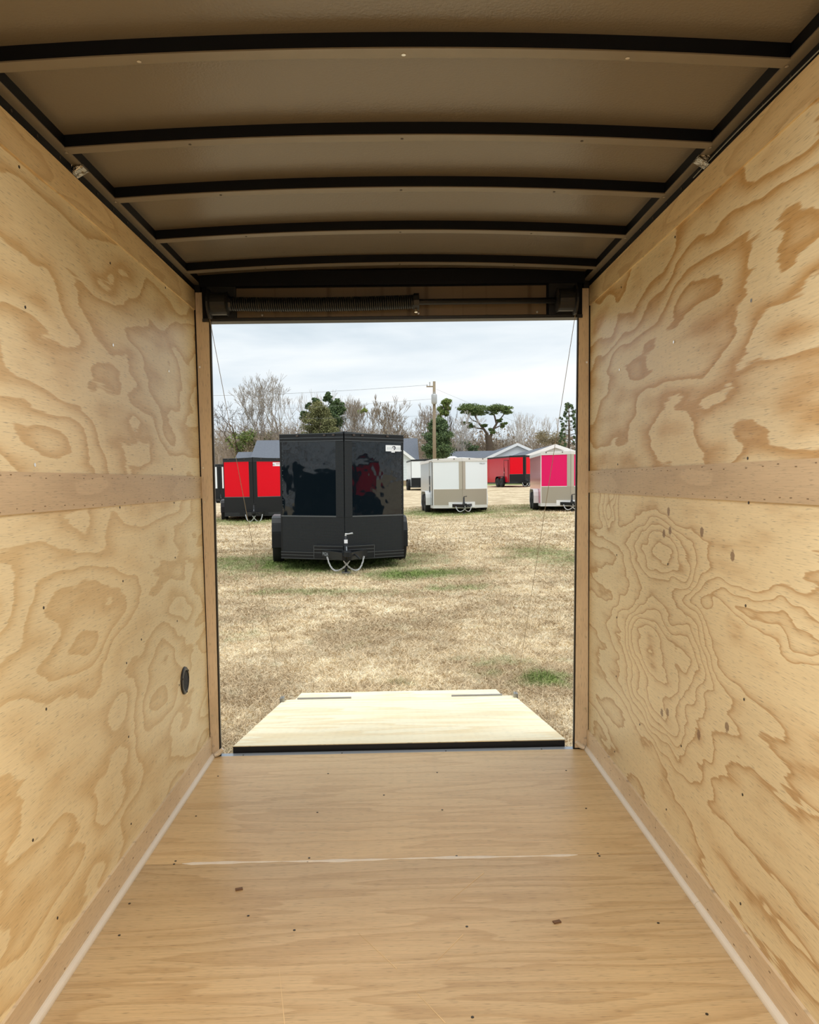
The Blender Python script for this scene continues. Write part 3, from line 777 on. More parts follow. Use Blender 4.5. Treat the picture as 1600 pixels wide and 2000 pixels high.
    MB().tube([(0, yt-.02, zt+.10), (0, yt+.05, zt+.16), (0, yt+.14, zt+.15)], .012, 6).build('latch', P_['railline'], cp)
    # jack
    yj = yt+.22
    j_ = MB().tube([(0, yj, .10), (0, yj, z0+.42)], .030, 12).build('jack', P_['blackflat'], T, True)
    MB().tube([(0, yj, .02), (0, yj, .12)], .024, 10).build('jack_leg', P_['blackflat'], j_)
    MB().box(-.07, .07, yj-.06, yj+.06, 0, .02).build('jack_foot', P_['rim'], j_)
    MB().tube([(0, yj-.01, z0+.42), (0, yj-.01, z0+.45), (.04, yj-.02, z0+.45), (.11, yj-.05, z0+.465)], [.018, .018, .012, .014], 8).build('crank', P_['chain'] if detail > 1 else P_['blackflat'], j_)
    if detail > 1: MB().box(-.028, .028, yj-.034, yj-.030, z0+.30, z0+.36).build('warning_label', P_['decal'], j_)
    MB().tube([(.02, yj, zt+.10), (.16, yj-.12, zt+.02), (.22, yj-.14, zt-.04)], .014, 6).build('breakaway_cable', P_['blackflat'], T)
    # safety chains
    for side in (-1, 1):
        a = Vector((side*.30, yt+.30, zt-.02)); mid = Vector((side*.17, yt+.16, .05)); e = Vector((-side*.05, yt+.02, zt-.06))
        if detail < 2: mid.z = .08
        def bez(tt): return a*(1-tt)**2+(mid*2.0-(a+e)*.5)*2*tt*(1-tt)+e*tt*tt
        if detail > 1:
            n = 19; ch = MB().tube([bez(k/20) for k in range(21)], .002, 5).build('safety_chain', P_['chain'], T)
            for k in range(n):
                p0, p1 = bez(k/n), bez((k+1)/n); q = (p1-p0).to_track_quat('X', 'Z').to_euler()
                o_ = inst('link', LINK, ch, (p0+p1)/2, q)
                if k % 2: o_.rotation_euler = ((p1-p0).to_track_quat('X', 'Z') @ Matrix.Rotation(PI/2, 3, 'X').to_quaternion()).to_euler()
        else:
            MB().tube([bez(k/14) for k in range(15)], .017, 6).build('safety_chain', P_['chain'], T)
    if door_side:
        s = door_side; a, b_ = sorted((s*(hw-.01), s*(hw+.014)))
        fr = MB(); y0, y1, za, zb = .28, 1.06, z0+.12, z0+1.82
        d = MB().box(a, b_, y0, y1, za, zb).build('side_door', P_[c_side], T)
        a2, b2 = sorted((s*(hw+.012), s*(hw+.024)))
        q = MB().box(a2, b2, y0-.03, y0, za, zb+.03); q.box(a2, b2, y1, y1+.03, za, zb+.03); q.box(a2, b2, y0, y1, zb, zb+.03)
        q.build('door_frame', P_[c_rail] if c_rail == 'blackflat' else P_['alu'], d)
        MB().tube([(s*(hw+.03), y1-.08, za+.35), (s*(hw+.03), y1-.08, za+1.15)], .014, 8).build('bar_lock', P_['blackflat'], d)
        MB().box(min(s*(hw+.01), s*(hw+.05)), max(s*(hw+.01), s*(hw+.05)), y1-.14, y1-.02, za+.72, za+.80).build('handle', P_['handle'], d)
    return T, vslab, dict(hw=hw, vd=vd, ang=ang, z0=z0, z1=z1, zs=zs, yt=yt)

def spot(u, Yd, v=None):
    """ground point seen at pixel column u, at depth Yd"""
    p = at(u, 940, Yd); x = p[0]
    return (float(x), Yd, gz(x, Yd))
def heading(loc, extra): # nose towards the camera plus extra turn
    return math.atan2(EYE[0]-loc[0], -(EYE[1]-loc[1])) + extra

# the black one in front
lc = spot(667, 13.6); lc = (lc[0], lc[1], -.235)
Tb, vs, k = cargo_trailer('large gloss black trailer with tread plate nose, nearest to the ramp', lc, heading(lc, R(3.0)), w=2.08, z0=.19, z1=2.29, detail=2, tilt=.012)
hw, vd, ang = k['hw'], k['vd'], k['ang']
# outlined white sticker, upper right
pl = vs('sticker', 1, .70, .965, k['z1']-.285, k['z1']-.18, .009, .002, 'decal')
vs('sticker_point', 1, .80, .86, k['z1']-.305, k['z1']-.28, .009, .002, 'decal', pl)
vs('sticker_tail', 1, .955, .98, k['z1']-.285, k['z1']-.262, .009, .002, 'decal', pl)
def ring_mark(c_s, z, r, mt, a0, a1, th=.006):
    nrm = Vector((math.sin(ang), -math.cos(ang), 0)); tdir = Vector((hw, vd, 0)).normalized()
    c_ = Vector((hw*c_s, -vd+vd*c_s, z))+nrm*.013
    MB().tube([c_+tdir*(r*math.cos(a))+Vector((0, 0, r*math.sin(a))) for a in np.linspace(a0, a1, 9)], th, 5).build('print_mark', P_[mt], pl)
ring_mark(.845, k['z1']-.225, .024, 'ink', -1.7, 1.4, .009); ring_mark(.838, k['z1']-.215, .018, 'ink', 1.0, 4.4, .005)
for s_, w_ in ((.725, .02), (.755, .018), (.785, .02), (.885, .02), (.912, .02), (.94, .02)):
    vs('print_mark', 1, s_, s_+w_, k['z1']-.255, k['z1']-.215, .011, .001, 'inkpale', pl)
# painted letters on the left tongue beam
sl_ = math.atan2((-vd-.52)+.06, .535-.045)
o_ = text_obj('painted_letters', 'MGIA', .085, P_['inkgrey'], Tb, (-.30, -.615, k['z0']+.10), (PI/2, 0, math.atan2(-(vd+.46), .485)))
o_.location = (-.325, -.555, k['z0']+.10)

# white trailer at the right of it
lc = spot(899, 31.0); lc = (lc[0], lc[1], gz(lc[0], lc[1])+.0)
Tw, vs, k = cargo_trailer('white and silver trailer with bare aluminium lower front, right of the black trailer', lc, heading(lc, R(9.5)), c_panel='white', c_side='silver', c_stone='alu', c_strip='tread_alu', c_rail='whiterail', fender='whiterail', door_side=-1, rim='rim', sw=.115, stone=.74, z0=.20, z1=2.13)
text_obj('maker_mark', 'TPR.KIT', .085, P_['inkgrey'], Tw, (.86, -.115, k['z1']-.22), (PI/2, 0, k['ang']))
MB().tube([(-.05, 1.6, k['z1']+.0), (-.05, 1.6, k['z1']+.09), (-.05, 1.6, k['z1']+.13)], [.22, .2, .1], 14).build('roof_vent', P_['vent'], Tw, True)
# pink trailer at the far right
lc = spot(1111, 30.6); lc = (lc[0], lc[1], gz(lc[0], lc[1]))
Tp, vs, k = cargo_trailer('magenta pink trailer half hidden by the right door post', lc, heading(lc, R(8.5)), c_panel='pink', c_side='pinkreflect', c_stone='alu', c_strip='tread_alu', c_rail='whiterail', fender='whiterail', rim='rim', stone=.76, z0=.20, z1=2.30, sw=.12)
# red and black, left, behind the black one
lc = spot(495, 29.6); lc = (lc[0], lc[1], gz(lc[0], lc[1])-.10)
Tr, vs, k = cargo_trailer('red fronted trailer with black lower half, left of the black trailer', lc, heading(lc, R(-1.0)), c_panel='red', c_side='darkred', c_stone='blackflat', c_strip='blackflat', stone=.70, z0=.27, z1=2.40, sw=.13)
pl = vs('sticker', 1, .68, .93, k['z1']-.30, k['z1']-.16, .009, .002, 'decal')
text_obj('sticker_letters', 'RV', .075, P_['ink'], pl, (.76, -.13-.035, k['z1']-.25), (PI/2, 0, k['ang']))
for zz, mt in ((.195, 'inkred'), (.222, 'inkred')): vs('print_line', 1, .79, .92, k['z1']-zz-.012, k['z1']-zz, .011, .001, mt, pl)
# red and black at the houses, side on
lc = spot(1020, 62.0); lc = (lc[0], lc[1], gz(lc[0], lc[1]))
T2, vs, k = cargo_trailer('red trailer with black lower front parked before the right house', lc, heading(lc, R(24)), c_panel='red', c_side='darkred', c_stone='blackflat', c_strip='blackflat', stone=.72, L=5.0, door_side=-1, z0=.28, z1=2.45)
vs('sticker', 1, .72, .95, k['z1']-.30, k['z1']-.16, .009, .002, 'decal')
# white with black lower half, behind the white trailer
lc = spot(831, 60.0); lc = (lc[0], lc[1], gz(lc[0], lc[1]))
cargo_trailer('white trailer with black lower half, half hidden behind the silver sided trailer', lc, heading(lc, R(6)), c_panel='white', c_side='white', c_stone='blackflat', c_strip='blackflat', stone=.72)
# far left, mostly behind the post
lc = spot(428, 46.0); lc = (lc[0], lc[1], gz(lc[0], lc[1])-.15)
cargo_trailer('white trailer with black lower half at the left door post', lc, heading(lc, R(4)), c_panel='white', c_side='white', c_stone='blackflat', c_strip='blackflat', stone=.74)

# two more beside the photographed trailer, mirrored in the black panels
lc = (17.0, 4.4, gz(17.0, 4.4))
cargo_trailer('red trailer parked right of the open ramp, mirrored in the black trailer', lc, R(-117), c_panel='red', c_side='red', c_stone='blackflat', c_strip='blackflat')
lc = (-11.6, 2.9, gz(-11.6, 2.9))
cargo_trailer('black trailer parked left of the open ramp, mirrored in the black trailer', lc, R(137), c_side='blackflat', c_panel='blackflat')

# ------------------------------------------------------------------ houses
H = {}
H['siding'] = simple('white_siding', lin(228, 234, 240), .6)
H['trim'] = simple('white_house_trim', lin(240, 242, 244), .5)
H['found'] = simple('tan_foundation', lin(170, 150, 124), .9, var=(3, .15))
H['shingle'] = simple('grey_shingles', lin(100, 106, 116), .9, var=(5, .22), bump=(14, .6, .05))
H['soffit'] = simple('soffit_shadow_vinyl', lin(206, 210, 216), .6)

def siding_courses(parent, pts_fn, z0, z1, n):
    """horizontal lap boards as separate parts"""
    for i in range(n):
        za = z0+(z1-z0)*i/n; zb = z0+(z1-z0)*(i+1)/n
        pts_fn(za, zb, parent)

def slab_roof(parent, a, b, c, d, th, mt, name='roof_slope'):
    """quad a,b (eave) c,d (ridge) with thickness"""
    P4 = [Vector(p) for p in (a, b, c, d)]; n = (P4[1]-P4[0]).cross(P4[3]-P4[0]).normalized()
    if n.z < 0: n = -n
    lo = [p for p in P4]; hi = [p+n*th for p in P4]
    m = MB(); m.hexa([tuple(p) for p in lo]+[tuple(p) for p in hi]); return m.build(name, mt, parent)

def gable_house(label, x0, x1, y0, y1, zg, ze, zr, along='x', over=.35, name='house', into=None):
    """ridge along x (slopes face the viewer) or along y (gable faces the viewer)"""
    if into: Hh = into; zg = into.location.z
    else: Hh = empty(name, ((x0+x1)/2, (y0+y1)/2, zg)); tag(Hh, label, 'house')
    ox, oy = Hh.location.x, Hh.location.y
    A0, A1, B0, B1 = x0-ox, x1-ox, y0-oy, y1-oy; e, r = ze-zg, zr-zg
    MB().box(A0, A1, B0, B1, -.6, .45).build('foundation', H['found'], Hh)
    nb = 8
    m = MB()
    for i in range(nb):
        za, zb = .45+(e-.45)*i/nb, .45+(e-.45)*(i+1)/nb
        m_ = MB().hexa([(A0-.03, B0-.03, za), (A1+.03, B0-.03, za), (A1+.03, B1+.03, za), (A0-.03, B1+.03, za), (A0, B0, zb), (A1, B0, zb), (A1, B1, zb), (A0, B1, zb)])
        m_.build('siding_board', H['siding'], Hh)
    if along == 'x':
        yc = (B0+B1)/2
        k_ = (r-e)/(yc-B0)
        slab_roof(Hh, (A0-over, B0-over, e-k_*over), (A1+over, B0-over, e-k_*over), (A1+over, yc, r), (A0-over, yc, r), .12, H['shingle'])
        slab_roof(Hh, (A0-over, B1+over, e-k_*over), (A1+over, B1+over, e-k_*over), (A1+over, yc, r), (A0-over, yc, r), .12, H['shingle'])
        for xa in (A0, A1): MB().prism([(B0, e), (B1, e), (yc, r)], 0, xa-.02, xa+.02).build('gable', H['siding'], Hh)
        MB().box(A0-over, A1+over, B0-over-.04, B0-over, e-k_*over-.10, e-k_*over+.10).build('fascia', H['trim'], Hh)
    else:
        xc = (A0+A1)/2; k_ = (r-e)/(xc-A0)
        slab_roof(Hh, (A0-over, B0-over, e-k_*over), (A0-over, B1, e-k_*over), (xc, B1, r), (xc, B0-over, r), .12, H['shingle'])
        slab_roof(Hh, (A1+over, B0-over, e-k_*over), (A1+over, B1, e-k_*over), (xc, B1, r), (xc, B0-over, r), .12, H['shingle'])
        MB().prism([(A0, e), (A1, e), (xc, r-.05)], 1, B0-.02, B0+.02).build('gable', H['siding'], Hh)
        for (xa) in (A0-over, A1+over):
            za = e-k_*over
            yf = B0-over-.05
            MB().hexa([(xa, yf, za-.22), (xc, yf, r-.16), (xc, yf+.06, r-.16), (xa, yf+.06, za-.22), (xa, yf, za+.14), (xc, yf, r+.16), (xc, yf+.06, r+.16), (xa, yf+.06, za+.14)]).build('rake_board', H['trim'], Hh)
    return Hh
def zat(v, u, Yd): return float(at(u, v, Yd)[2])
def xat(u, Yd): return float(at(u, 900, Yd)[0])
D1 = 88.0; g1 = gz(0, D1)
HA = gable_house('long grey roofed house with white wing and low side roof behind the black trailer', xat(497, D1), xat(812, D1), D1-1, D1+9, g1, zat(899, 700, D1), zat(861, 700, D1+4)+.1, 'x')
gable_house('', xat(733, 82), xat(806, 82), 82, 87, gz(0, 82), zat(896, 800, 82), zat(868, 770, 82), 'y', into=HA)
gable_house('', xat(467, 90), xat(503, 90), 89, 94, gz(-15, 90), zat(900, 480, 90), zat(885, 480, 92), 'x', into=HA)
HB = gable_house('white front gable house with long grey roof behind the far red trailer', xat(947, 93), xat(1073, 93), 93, 118, gz(10, 93), zat(897, 940, 93), zat(868, 1010, 93), 'y', name='house')
gable_house('', xat(884, 98), xat(985, 98), 97, 104, gz(8, 98), zat(901, 920, 98), zat(883, 920, 101), 'x', into=HB)
gable_house('white gable house rising behind the pink trailer', xat(1033, 72), xat(1134, 72), 72, 92, gz(14, 72), zat(889, 1050, 72), zat(871, 1082, 72), 'y', name='house')

# ------------------------------------------------------------------ utility pole and wires
Dp = 72.0
pw = simple('weathered_pole_wood', lin(146, 132, 110), .9, var=(3, .15)); grm = simple('galvanised_grey', lin(176, 180, 182), .5, .3)
bx_ = xat(849, Dp); zb = gz(bx_, Dp); ztop = zat(745, 850, Dp)
UP = empty('utility_pole', (bx_, Dp, zb)); tag(UP, 'wooden utility pole with grey transformer standing behind the white trailer', 'pole')
hp_ = ztop-zb
MB().tube([(0, 0, -.3), (0, 0, hp_*.5), (.05, 0, hp_)], [.19, .16, .125], 10).build('pole', pw, UP, True)
MB().tube([(.02, -.28, hp_-2.05), (.02, -.28, hp_-1.9), (.02, -.28, hp_-1.25), (.02, -.28, hp_-1.15)], [.2, .26, .26, .2], 14).build('transformer', grm, UP, True)
MB().tube([(.02, -.28, hp_-1.15), (.02, -.28, hp_-.95)], .05, 8).build('bushing', grm, UP)
MB().box(-.65, .05, -.06, .06, hp_-.50, hp_-.40).build('cross_arm', pw, UP)
MB().tube([(-.35, 0, hp_-.4), (-.35, 0, hp_-.05)], [.035, .05], 8).build('insulator', grm, UP)
MB().tube([(-.60, 0, hp_-.42), (-.60, 0, hp_-.28)], .05, 8).build('insulator', grm, UP)
MB().tube([(0, -.1, hp_-1.5), (-.22, -.12, hp_-1.45)], .04, 6).build('insulator', grm, UP)
wm = simple('power_line', lin(120, 124, 128), .5)
def wire(u0, v0, Y0, u1, v1, Y1, sag, r_, label):
    a, b = Vector(at(u0, v0, Y0)), Vector(at(u1, v1, Y1))
    pts = [a.lerp(b, k/24)-Vector((0, 0, sag*math.sin(PI*k/24))) for k in range(25)]
    tag(MB().tube(pts, r_, 5).build('power_line', wm), label, 'power line')
wire(836, 752, Dp, 150, 771, 76, .45, .012, 'uppermost power line running left from the pole top')
wire(846, 779, Dp, 150, 800, 76, .5, .009, 'second power line running left from beside the transformer')
wire(852, 760, Dp, 1250, 905, 84, .4, .008, 'thin service wire dropping right from the pole to the house')
wire(849, 812, Dp, 150, 822, 76, .1, .008, 'lowest power line running left from the pole')

# ------------------------------------------------------------------ trees
def bark(name, c, v=.2): return simple(name, lin(*c), .9, 0, .2, var=(1.5, v))
B = {'grey': bark('grey_bark', (168, 160, 150)), 'brown': bark('brown_twig', (160, 146, 132)), 'pale': bark('pale_twig', (206, 200, 194)), 'dark': bark('dark_bark', (96, 84, 72)), 'russet': bark('russet_twig', (164, 150, 132))}
def leafmat(name, a, b):
    m, t = mat(name)
    pos = t.n('ShaderNodeNewGeometry').outputs['Position']
    n = t.noise(pos, .9, 3, .6); rn = t.n('ShaderNodeAttribute', attribute_name='shade').outputs['Fac']
    f = t.math('ADD', t.math('MULTIPLY', n, .6), t.math('MULTIPLY', rn, .4))
    c = t.ramp(f, [(.3, lin(*a)), (.7, lin(*b))])
    b_ = t.n('ShaderNodeBsdfPrincipled', {'Base Color': c, 'Roughness': .7, 'Specular IOR Level': .2})
    t.n('ShaderNodeOutputMaterial', {'Surface': b_.outputs[0]}); return m
LM = {'olive': leafmat('olive_leaves', (96, 100, 66), (156, 156, 108)), 'dark': leafmat('dark_green_leaves', (62, 82, 58), (118, 138, 92)), 'pine': leafmat('pine_needles', (76, 98, 60), (134, 150, 92)), 'brown': leafmat('brown_leaves', (140, 124, 108), (184, 168, 148)), 'ivy': leafmat('ivy_leaves', (88, 110, 62), (146, 160, 92)), 'mist': leafmat('mistletoe', (120, 140, 60), (168, 180, 92)), 'brush': leafmat('brush_leaves', (124, 116, 92), (174, 162, 132))}

def segs_mesh(name, segs, mt, sides=4):
    if not segs: return None
    A = np.array([s[0] for s in segs]); Bq = np.array([s[1] for s in segs]); r0 = np.array([s[2] for s in segs]); r1 = np.array([s[3] for s in segs])
    d = Bq-A; d /= np.linalg.norm(d, axis=1)[:, None]+1e-9
    ref = np.where(np.abs(d[:, 2:3]) < .9, np.array([[0, 0, 1.]]), np.array([[1., 0, 0]]))
    x = np.cross(d, ref); x /= np.linalg.norm(x, axis=1)[:, None]; y = np.cross(d, x)
    ks = np.arange(sides)*2*PI/sides
    ring = x[:, None, :]*np.cos(ks)[None, :, None]+y[:, None, :]*np.sin(ks)[None, :, None]
    V = np.concatenate([A[:, None, :]+ring*r0[:, None, None], Bq[:, None, :]+ring*r1[:, None, None]], 1).reshape(-1, 3)
    b = np.arange(len(A))[:, None]*(2*sides); k = np.arange(sides)[None, :]; k2 = (k+1) % sides
    Fq = np.stack([b+k, b+k2, b+sides+k2, b+sides+k], -1).reshape(-1, 4)
    return np_mesh(name, V, Fq, mt)
def leaves_mesh(name, P, size, mt, rg, aspect=.6):
    n = len(P); a = rg.normal(size=(n, 3)); a /= np.linalg.norm(a, axis=1)[:, None]
    b = np.cross(a, rg.normal(size=(n, 3))); b /= np.linalg.norm(b, axis=1)[:, None]+1e-9
    s = size*rg.uniform(.6, 1.3, n)[:, None]
    V = np.stack([P-a*s, P+b*s*aspect, P+a*s, P-b*s*aspect], 1).reshape(-1, 3)
    Fq = (np.arange(n)[:, None]*4+np.arange(4)[None, :])
    return np_mesh(name, V, Fq, mt, {'shade': np.repeat(rg.random(n), 4)})
def grow(rg, p, d, L, r, lvl, mx, out, up=.12, spread=.55, nseg=4, kids=(2, 3), rmin=.012):
    for i in range(nseg):
        d = d+rg.normal(0, .11, 3)+np.array([0, 0, up*.8]); d = d/np.linalg.norm(d)
        q = p+d*L/nseg; r1 = max(r*(1-.42/nseg), rmin)
        out.append((lvl, p, q, r, r1)); p, r = q, r1
        if lvl < mx and (i >= 1 or lvl > 0):
            for _ in range(int(rg.integers(0, kids[0]+1)) if i < nseg-1 else kids[1]):
                t_ = rg.normal(size=3); t_ -= d*(t_@d); t_ /= np.linalg.norm(t_)+1e-9
                a = rg.uniform(.5, 1.25)*spread
                nd = d*math.cos(a)+t_*math.sin(a)
                grow(rg, p, nd, L*rg.uniform(.52, .78), max(r*rg.uniform(.45, .68), rmin), lvl+1, mx, out, up, spread, max(2, nseg-1), kids, rmin)
def tree(label, u, vtop, Yd, mt='grey', mx=4, spread=.55, seed=0, vbase=None, up=.12, r=None, leaves=None, kids=(1, 3), lean=0.0, name='bare_tree', width=None, rmin=.016):
    rg = np.random.default_rng(seed)
    x = xat(u, Yd); z = gz(x, Yd); ht = zat(vtop, u, Yd)-z
    out = []; r = r or ht*.016
    grow(rg, np.zeros(3), np.array([lean, 0, 1.0]), ht*.42, r, 0, mx, out, up, spread, 4, kids, rmin)
    top_ = max(o_[2][2] for o_ in out); k_ = ht/top_
    kx = k_
    if width:
        half = width/2*Yd/F; mxx = np.percentile([abs(o_[2][0]) for o_ in out], 97); kx = min(max(half/mxx, .8*k_), 1.35*k_)
    sc = np.array([kx, kx, k_])
    T = empty(name, (x, Yd, z-.1)); tag(T, label, 'tree', 'winter trees behind the houses')
    tr = [(a*sc, b*sc, ra, rb) for (l, a, b, ra, rb) in out if l <= 1]; br = [(a*sc, b*sc, ra, rb) for (l, a, b, ra, rb) in out if l > 1]
    o1 = bpy.data.objects.new('trunk', segs_mesh('trunk', tr, B[mt], 6)); C.objects.link(o1); o1.parent = T
    if br:
        o2 = bpy.data.objects.new('branches', segs_mesh('branches', br, B[mt], 3)); C.objects.link(o2); o2.parent = T; o2['kind'] = 'stuff'
    if leaves:
        for (lm, cnt, lo, hi, size) in leaves:   # leaves hung on branch points between lo and hi of the height
            pts = np.array([b*sc for (l, a, b, ra, rb) in out if lo*ht <= (b*sc)[2] <= hi*ht])
            if len(pts) == 0: continue
            P = pts[rg.integers(0, len(pts), cnt)]+rg.normal(0, size*1.6, (cnt, 3))
            o3 = bpy.data.objects.new('foliage', leaves_mesh('foliage', P, size, LM[lm], rg)); C.objects.link(o3); o3.parent = T; o3['kind'] = 'stuff'
    return T
def clumps(T, lm, items, size, seed, dens=1.0):
    size *= .58; dens *= 2.6
    """foliage masses: items (x,y,z,rx,ry,rz,count) in the tree's own frame"""
    rg = np.random.default_rng(seed); Ps = []
    for (x, y, z, rx, ry, rz, n) in items:
        n = int(n*dens); ns = max(3, n//150)
        c_ = rg.normal(size=(ns, 3)); c_ /= np.linalg.norm(c_, axis=1)[:, None]; c_ *= rg.random((ns, 1))**.45
        q = rg.normal(size=(n, 3)); q /= np.linalg.norm(q, axis=1)[:, None]; q *= rg.random((n, 1))**.5*(.50 if ns > 5 else .65)
        q = q*np.array([1, 1, .75])+c_[rg.integers(0, ns, n)]
        Ps.append(np.array([x, y, z])+q*np.array([rx, ry, rz]))
    o = bpy.data.objects.new('foliage', leaves_mesh('foliage', np.concatenate(Ps), size, LM[lm], rg)); C.objects.link(o); o.parent = T; o['kind'] = 'stuff'

tree('small bare tree at the left door post', 428, 790, 100, 'brown', 4, .6, 1, width=90)
tree('gnarled bare tree with ivy on its trunk left of the tall ones', 478, 783, 102, 'dark', 4, .85, 22, width=110, r=.34, leaves=[('ivy', 2600, .2, .62, .16)])
tree('tall thin bare tree leaning left of the tallest one', 517, 737, 106, 'grey', 5, .5, 3, width=80, up=.18, lean=-.15)
tree('tallest bare grey tree with forked trunk above the black trailer left edge', 556, 726, 104, 'grey', 5, .62, 41, width=124, up=.15, kids=(1, 3), r=.34)
tree('bare tree between the tallest tree and the magnolia', 588, 757, 108, 'pale', 4, .5, 5, width=66, up=.22)
tree('thin pale bare tree top rising behind the magnolia', 634, 755, 114, 'pale', 4, .45, 6, width=46, up=.2)
# magnolia-like evergreen
T = tree('dark evergreen tree with broad glossy leaves above the black trailer', 648, 790, 103, 'dark', 3, .6, 7, width=70, name='evergreen_tree', r=.25)
def px(u, v, Yd, T): p = at(u, v, Yd); return (p[0]-T.location.x, 0, p[2]-T.location.z)
it = []
for (u, v, rx, rz, n) in ((619, 782, 9, 8, 500), (641, 776, 9, 8, 600), (655, 790, 14, 12, 1100), (668, 800, 10, 12, 800), (603, 792, 7, 6, 300), (594, 810, 9, 10, 500), (650, 815, 24, 24, 2600)):
    p = px(u, v, 103, T); it.append((p[0], p[1], p[2], rx*103/F, rx*103/F, rz*103/F, n))
clumps(T, 'dark', it, .20, 7)
T = tree('olive green tree with yellowish crown just left of the evergreen', 623, 792, 100, 'brown', 3, .6, 8, width=66, name='olive_tree')
it = []
for (u, v, rx, rz, n) in ((622, 802, 17, 16, 1700), (612, 822, 20, 18, 1800), (634, 825, 18, 22, 1800), (640, 850, 24, 20, 1800), (606, 848, 20, 18, 1500)):
    p = px(u, v, 100, T); it.append((p[0], p[1], p[2], rx*100/F, rx*100/F, rz*100/F, n))
clumps(T, 'olive', it, .16, 8)
tree('dense rounded bare tree with fine upright twigs left of the mistletoe', 690, 770, 104, 'russet', 5, .42, 9, width=70, up=.3, rmin=.02)
tree('wide rounded bare tree with fine upright twigs right of the mistletoe', 742, 768, 104, 'russet', 5, .46, 10, width=92, up=.3, rmin=.02)
T = tree('slim bare tree carrying a bright green mistletoe ball', 708, 778, 100, 'grey', 4, .5, 11, width=50, up=.2)
p = px(707, 802, 100, T); clumps(T, 'mist', [(p[0], -.3, p[2], .55, .5, .65, 500)], .12, 3)
tree('dense bare tree with fine twigs behind the black trailer right corner', 772, 800, 108, 'russet', 5, .5, 91, width=70, up=.3, rmin=.02)
tree('bare tree with fine twigs between the evergreen and the mistletoe', 672, 785, 110, 'russet', 5, .45, 92, width=56, up=.3, rmin=.02)
tree('bare grey tree left of the utility pole', 822, 782, 105, 'brown', 5, .55, 12, width=84, up=.15)
T = tree('tall ivy covered tree just right of the utility pole', 868, 778, 92, 'dark', 3, .35, 13, width=26, up=.3, name='ivy_clad_tree')
it = []
for (u, v, rx, rz, n) in ((872, 790, 9, 11, 900), (866, 806, 10, 12, 800), (862, 825, 9, 10, 500), (874, 800, 8, 12, 500)):
    p = px(u, v, 92, T); it.append((p[0], p[1], p[2], rx*92/F, rx*92/F, rz*92/F, n))
clumps(T, 'ivy', it, .17, 14)
T = tree('dark green conifer mass behind the utility pole', 856, 822, 88, 'dark', 2, .4, 15, width=30, name='conifer_tree')
it = []
for (u, v, rx, rz, n) in ((856, 832, 17, 14, 2200), (858, 852, 24, 18, 3000), (856, 876, 26, 22, 3200)):
    p = px(u, v, 88, T); it.append((p[0], p[1], p[2], rx*88/F, rx*88/F, rz*88/F, n))
clumps(T, 'dark', it, .16, 16)
tree('pale bare tree between the ivy tree and the umbrella pine', 900, 800, 110, 'pale', 5, .55, 17, width=66, up=.15)
T = tree('low dark green bush left of the umbrella pine trunk', 905, 862, 112, 'dark', 2, .6, 18, width=40, name='evergreen_bush')
it = [(*px(u, v, 112, T), rx*112/F, rx*112/F, rz*112/F, n) for (u, v, rx, rz, n) in ((905, 872, 20, 10, 1600), (890, 880, 14, 10, 900), (925, 878, 14, 8, 800))]
clumps(T, 'dark', it, .15, 19)
# umbrella pine with its own limbs
Yp = 122.0; x0_ = xat(957, Yp); T = empty('umbrella_pine', (x0_, Yp, gz(x0_, Yp))); tag(T, 'umbrella shaped pine with flat green crowns above the right house', 'tree', 'winter trees behind the houses')
def L2(pts, r0, r1):
    out = []
    n = len(pts)
    for i in range(n-1):
        a, b = np.array(px(*pts[i], Yp, T)), np.array(px(*pts[i+1], Yp, T)); out.append((a, b, r0+(r1-r0)*i/(n-1), r0+(r1-r0)*(i+1)/(n-1)))
    return out
sg = L2([(957, 900), (957, 872), (953, 850)], .75, .5)+L2([(953, 850), (945, 838), (935, 826), (928, 812), (924, 800)], .22, .08)+L2([(957, 855), (964, 838), (970, 828), (966, 812), (958, 800)], .24, .08)+L2([(970, 828), (980, 815), (990, 802)], .13, .05)+L2([(935, 826), (922, 820), (912, 808)], .10, .04)+L2([(945, 838), (930, 836), (918, 832)], .14, .05)+L2([(964, 838), (976, 832), (986, 828)], .12, .05)
o1 = bpy.data.objects.new('trunk', segs_mesh('trunk', sg, B['dark'], 7)); C.objects.link(o1); o1.parent = T
it = [(*px(u, v, Yp, T), rx*Yp/F, rx*Yp/F, rz*Yp/F, n) for (u, v, rx, rz, n) in ((922, 798, 25, 10, 2300), (930, 804, 20, 7, 1100), (906, 800, 11, 6, 500), (974, 798, 24, 8, 1600), (986, 803, 14, 6, 600), (962, 806, 12, 4, 350), (918, 833, 10, 5, 450), (910, 827, 8, 5, 300), (984, 828, 9, 6, 450), (976, 820, 6, 4, 250), (944, 832, 8, 4, 250), (960, 842, 7, 6, 300))]
clumps(T, 'pine', it, .18, 21, 1.0)
for i, (u, v, w_, lb) in enumerate(((1003, 818, 40, 'thin pale bare tree right beside the umbrella pine'), (1024, 800, 52, 'forked pale bare tree midway between the pine and the right post'), (1048, 812, 46, 'slender pale bare tree above the pink trailer left corner'), (1076, 806, 50, 'pale bare tree above the pink trailer roof'), (1098, 822, 44, 'bare tree beside the small dark pine at the right post'))):
    tree(lb, u, v, 122+i*2, 'pale' if i != 4 else 'brown', 4, .5, 60+i, width=w_, up=.2)
T = tree('rounded brown leaved tree over the right house gable', 1070, 842, 121, 'brown', 3, .6, 31, width=50, name='brown_tree')
it = [(*px(u, v, 121, T), rx*121/F, rx*121/F, rz*121/F, n) for (u, v, rx, rz, n) in ((1068, 856, 22, 14, 1500), (1088, 862, 16, 14, 900))]
clumps(T, 'brush', it, .14, 32)
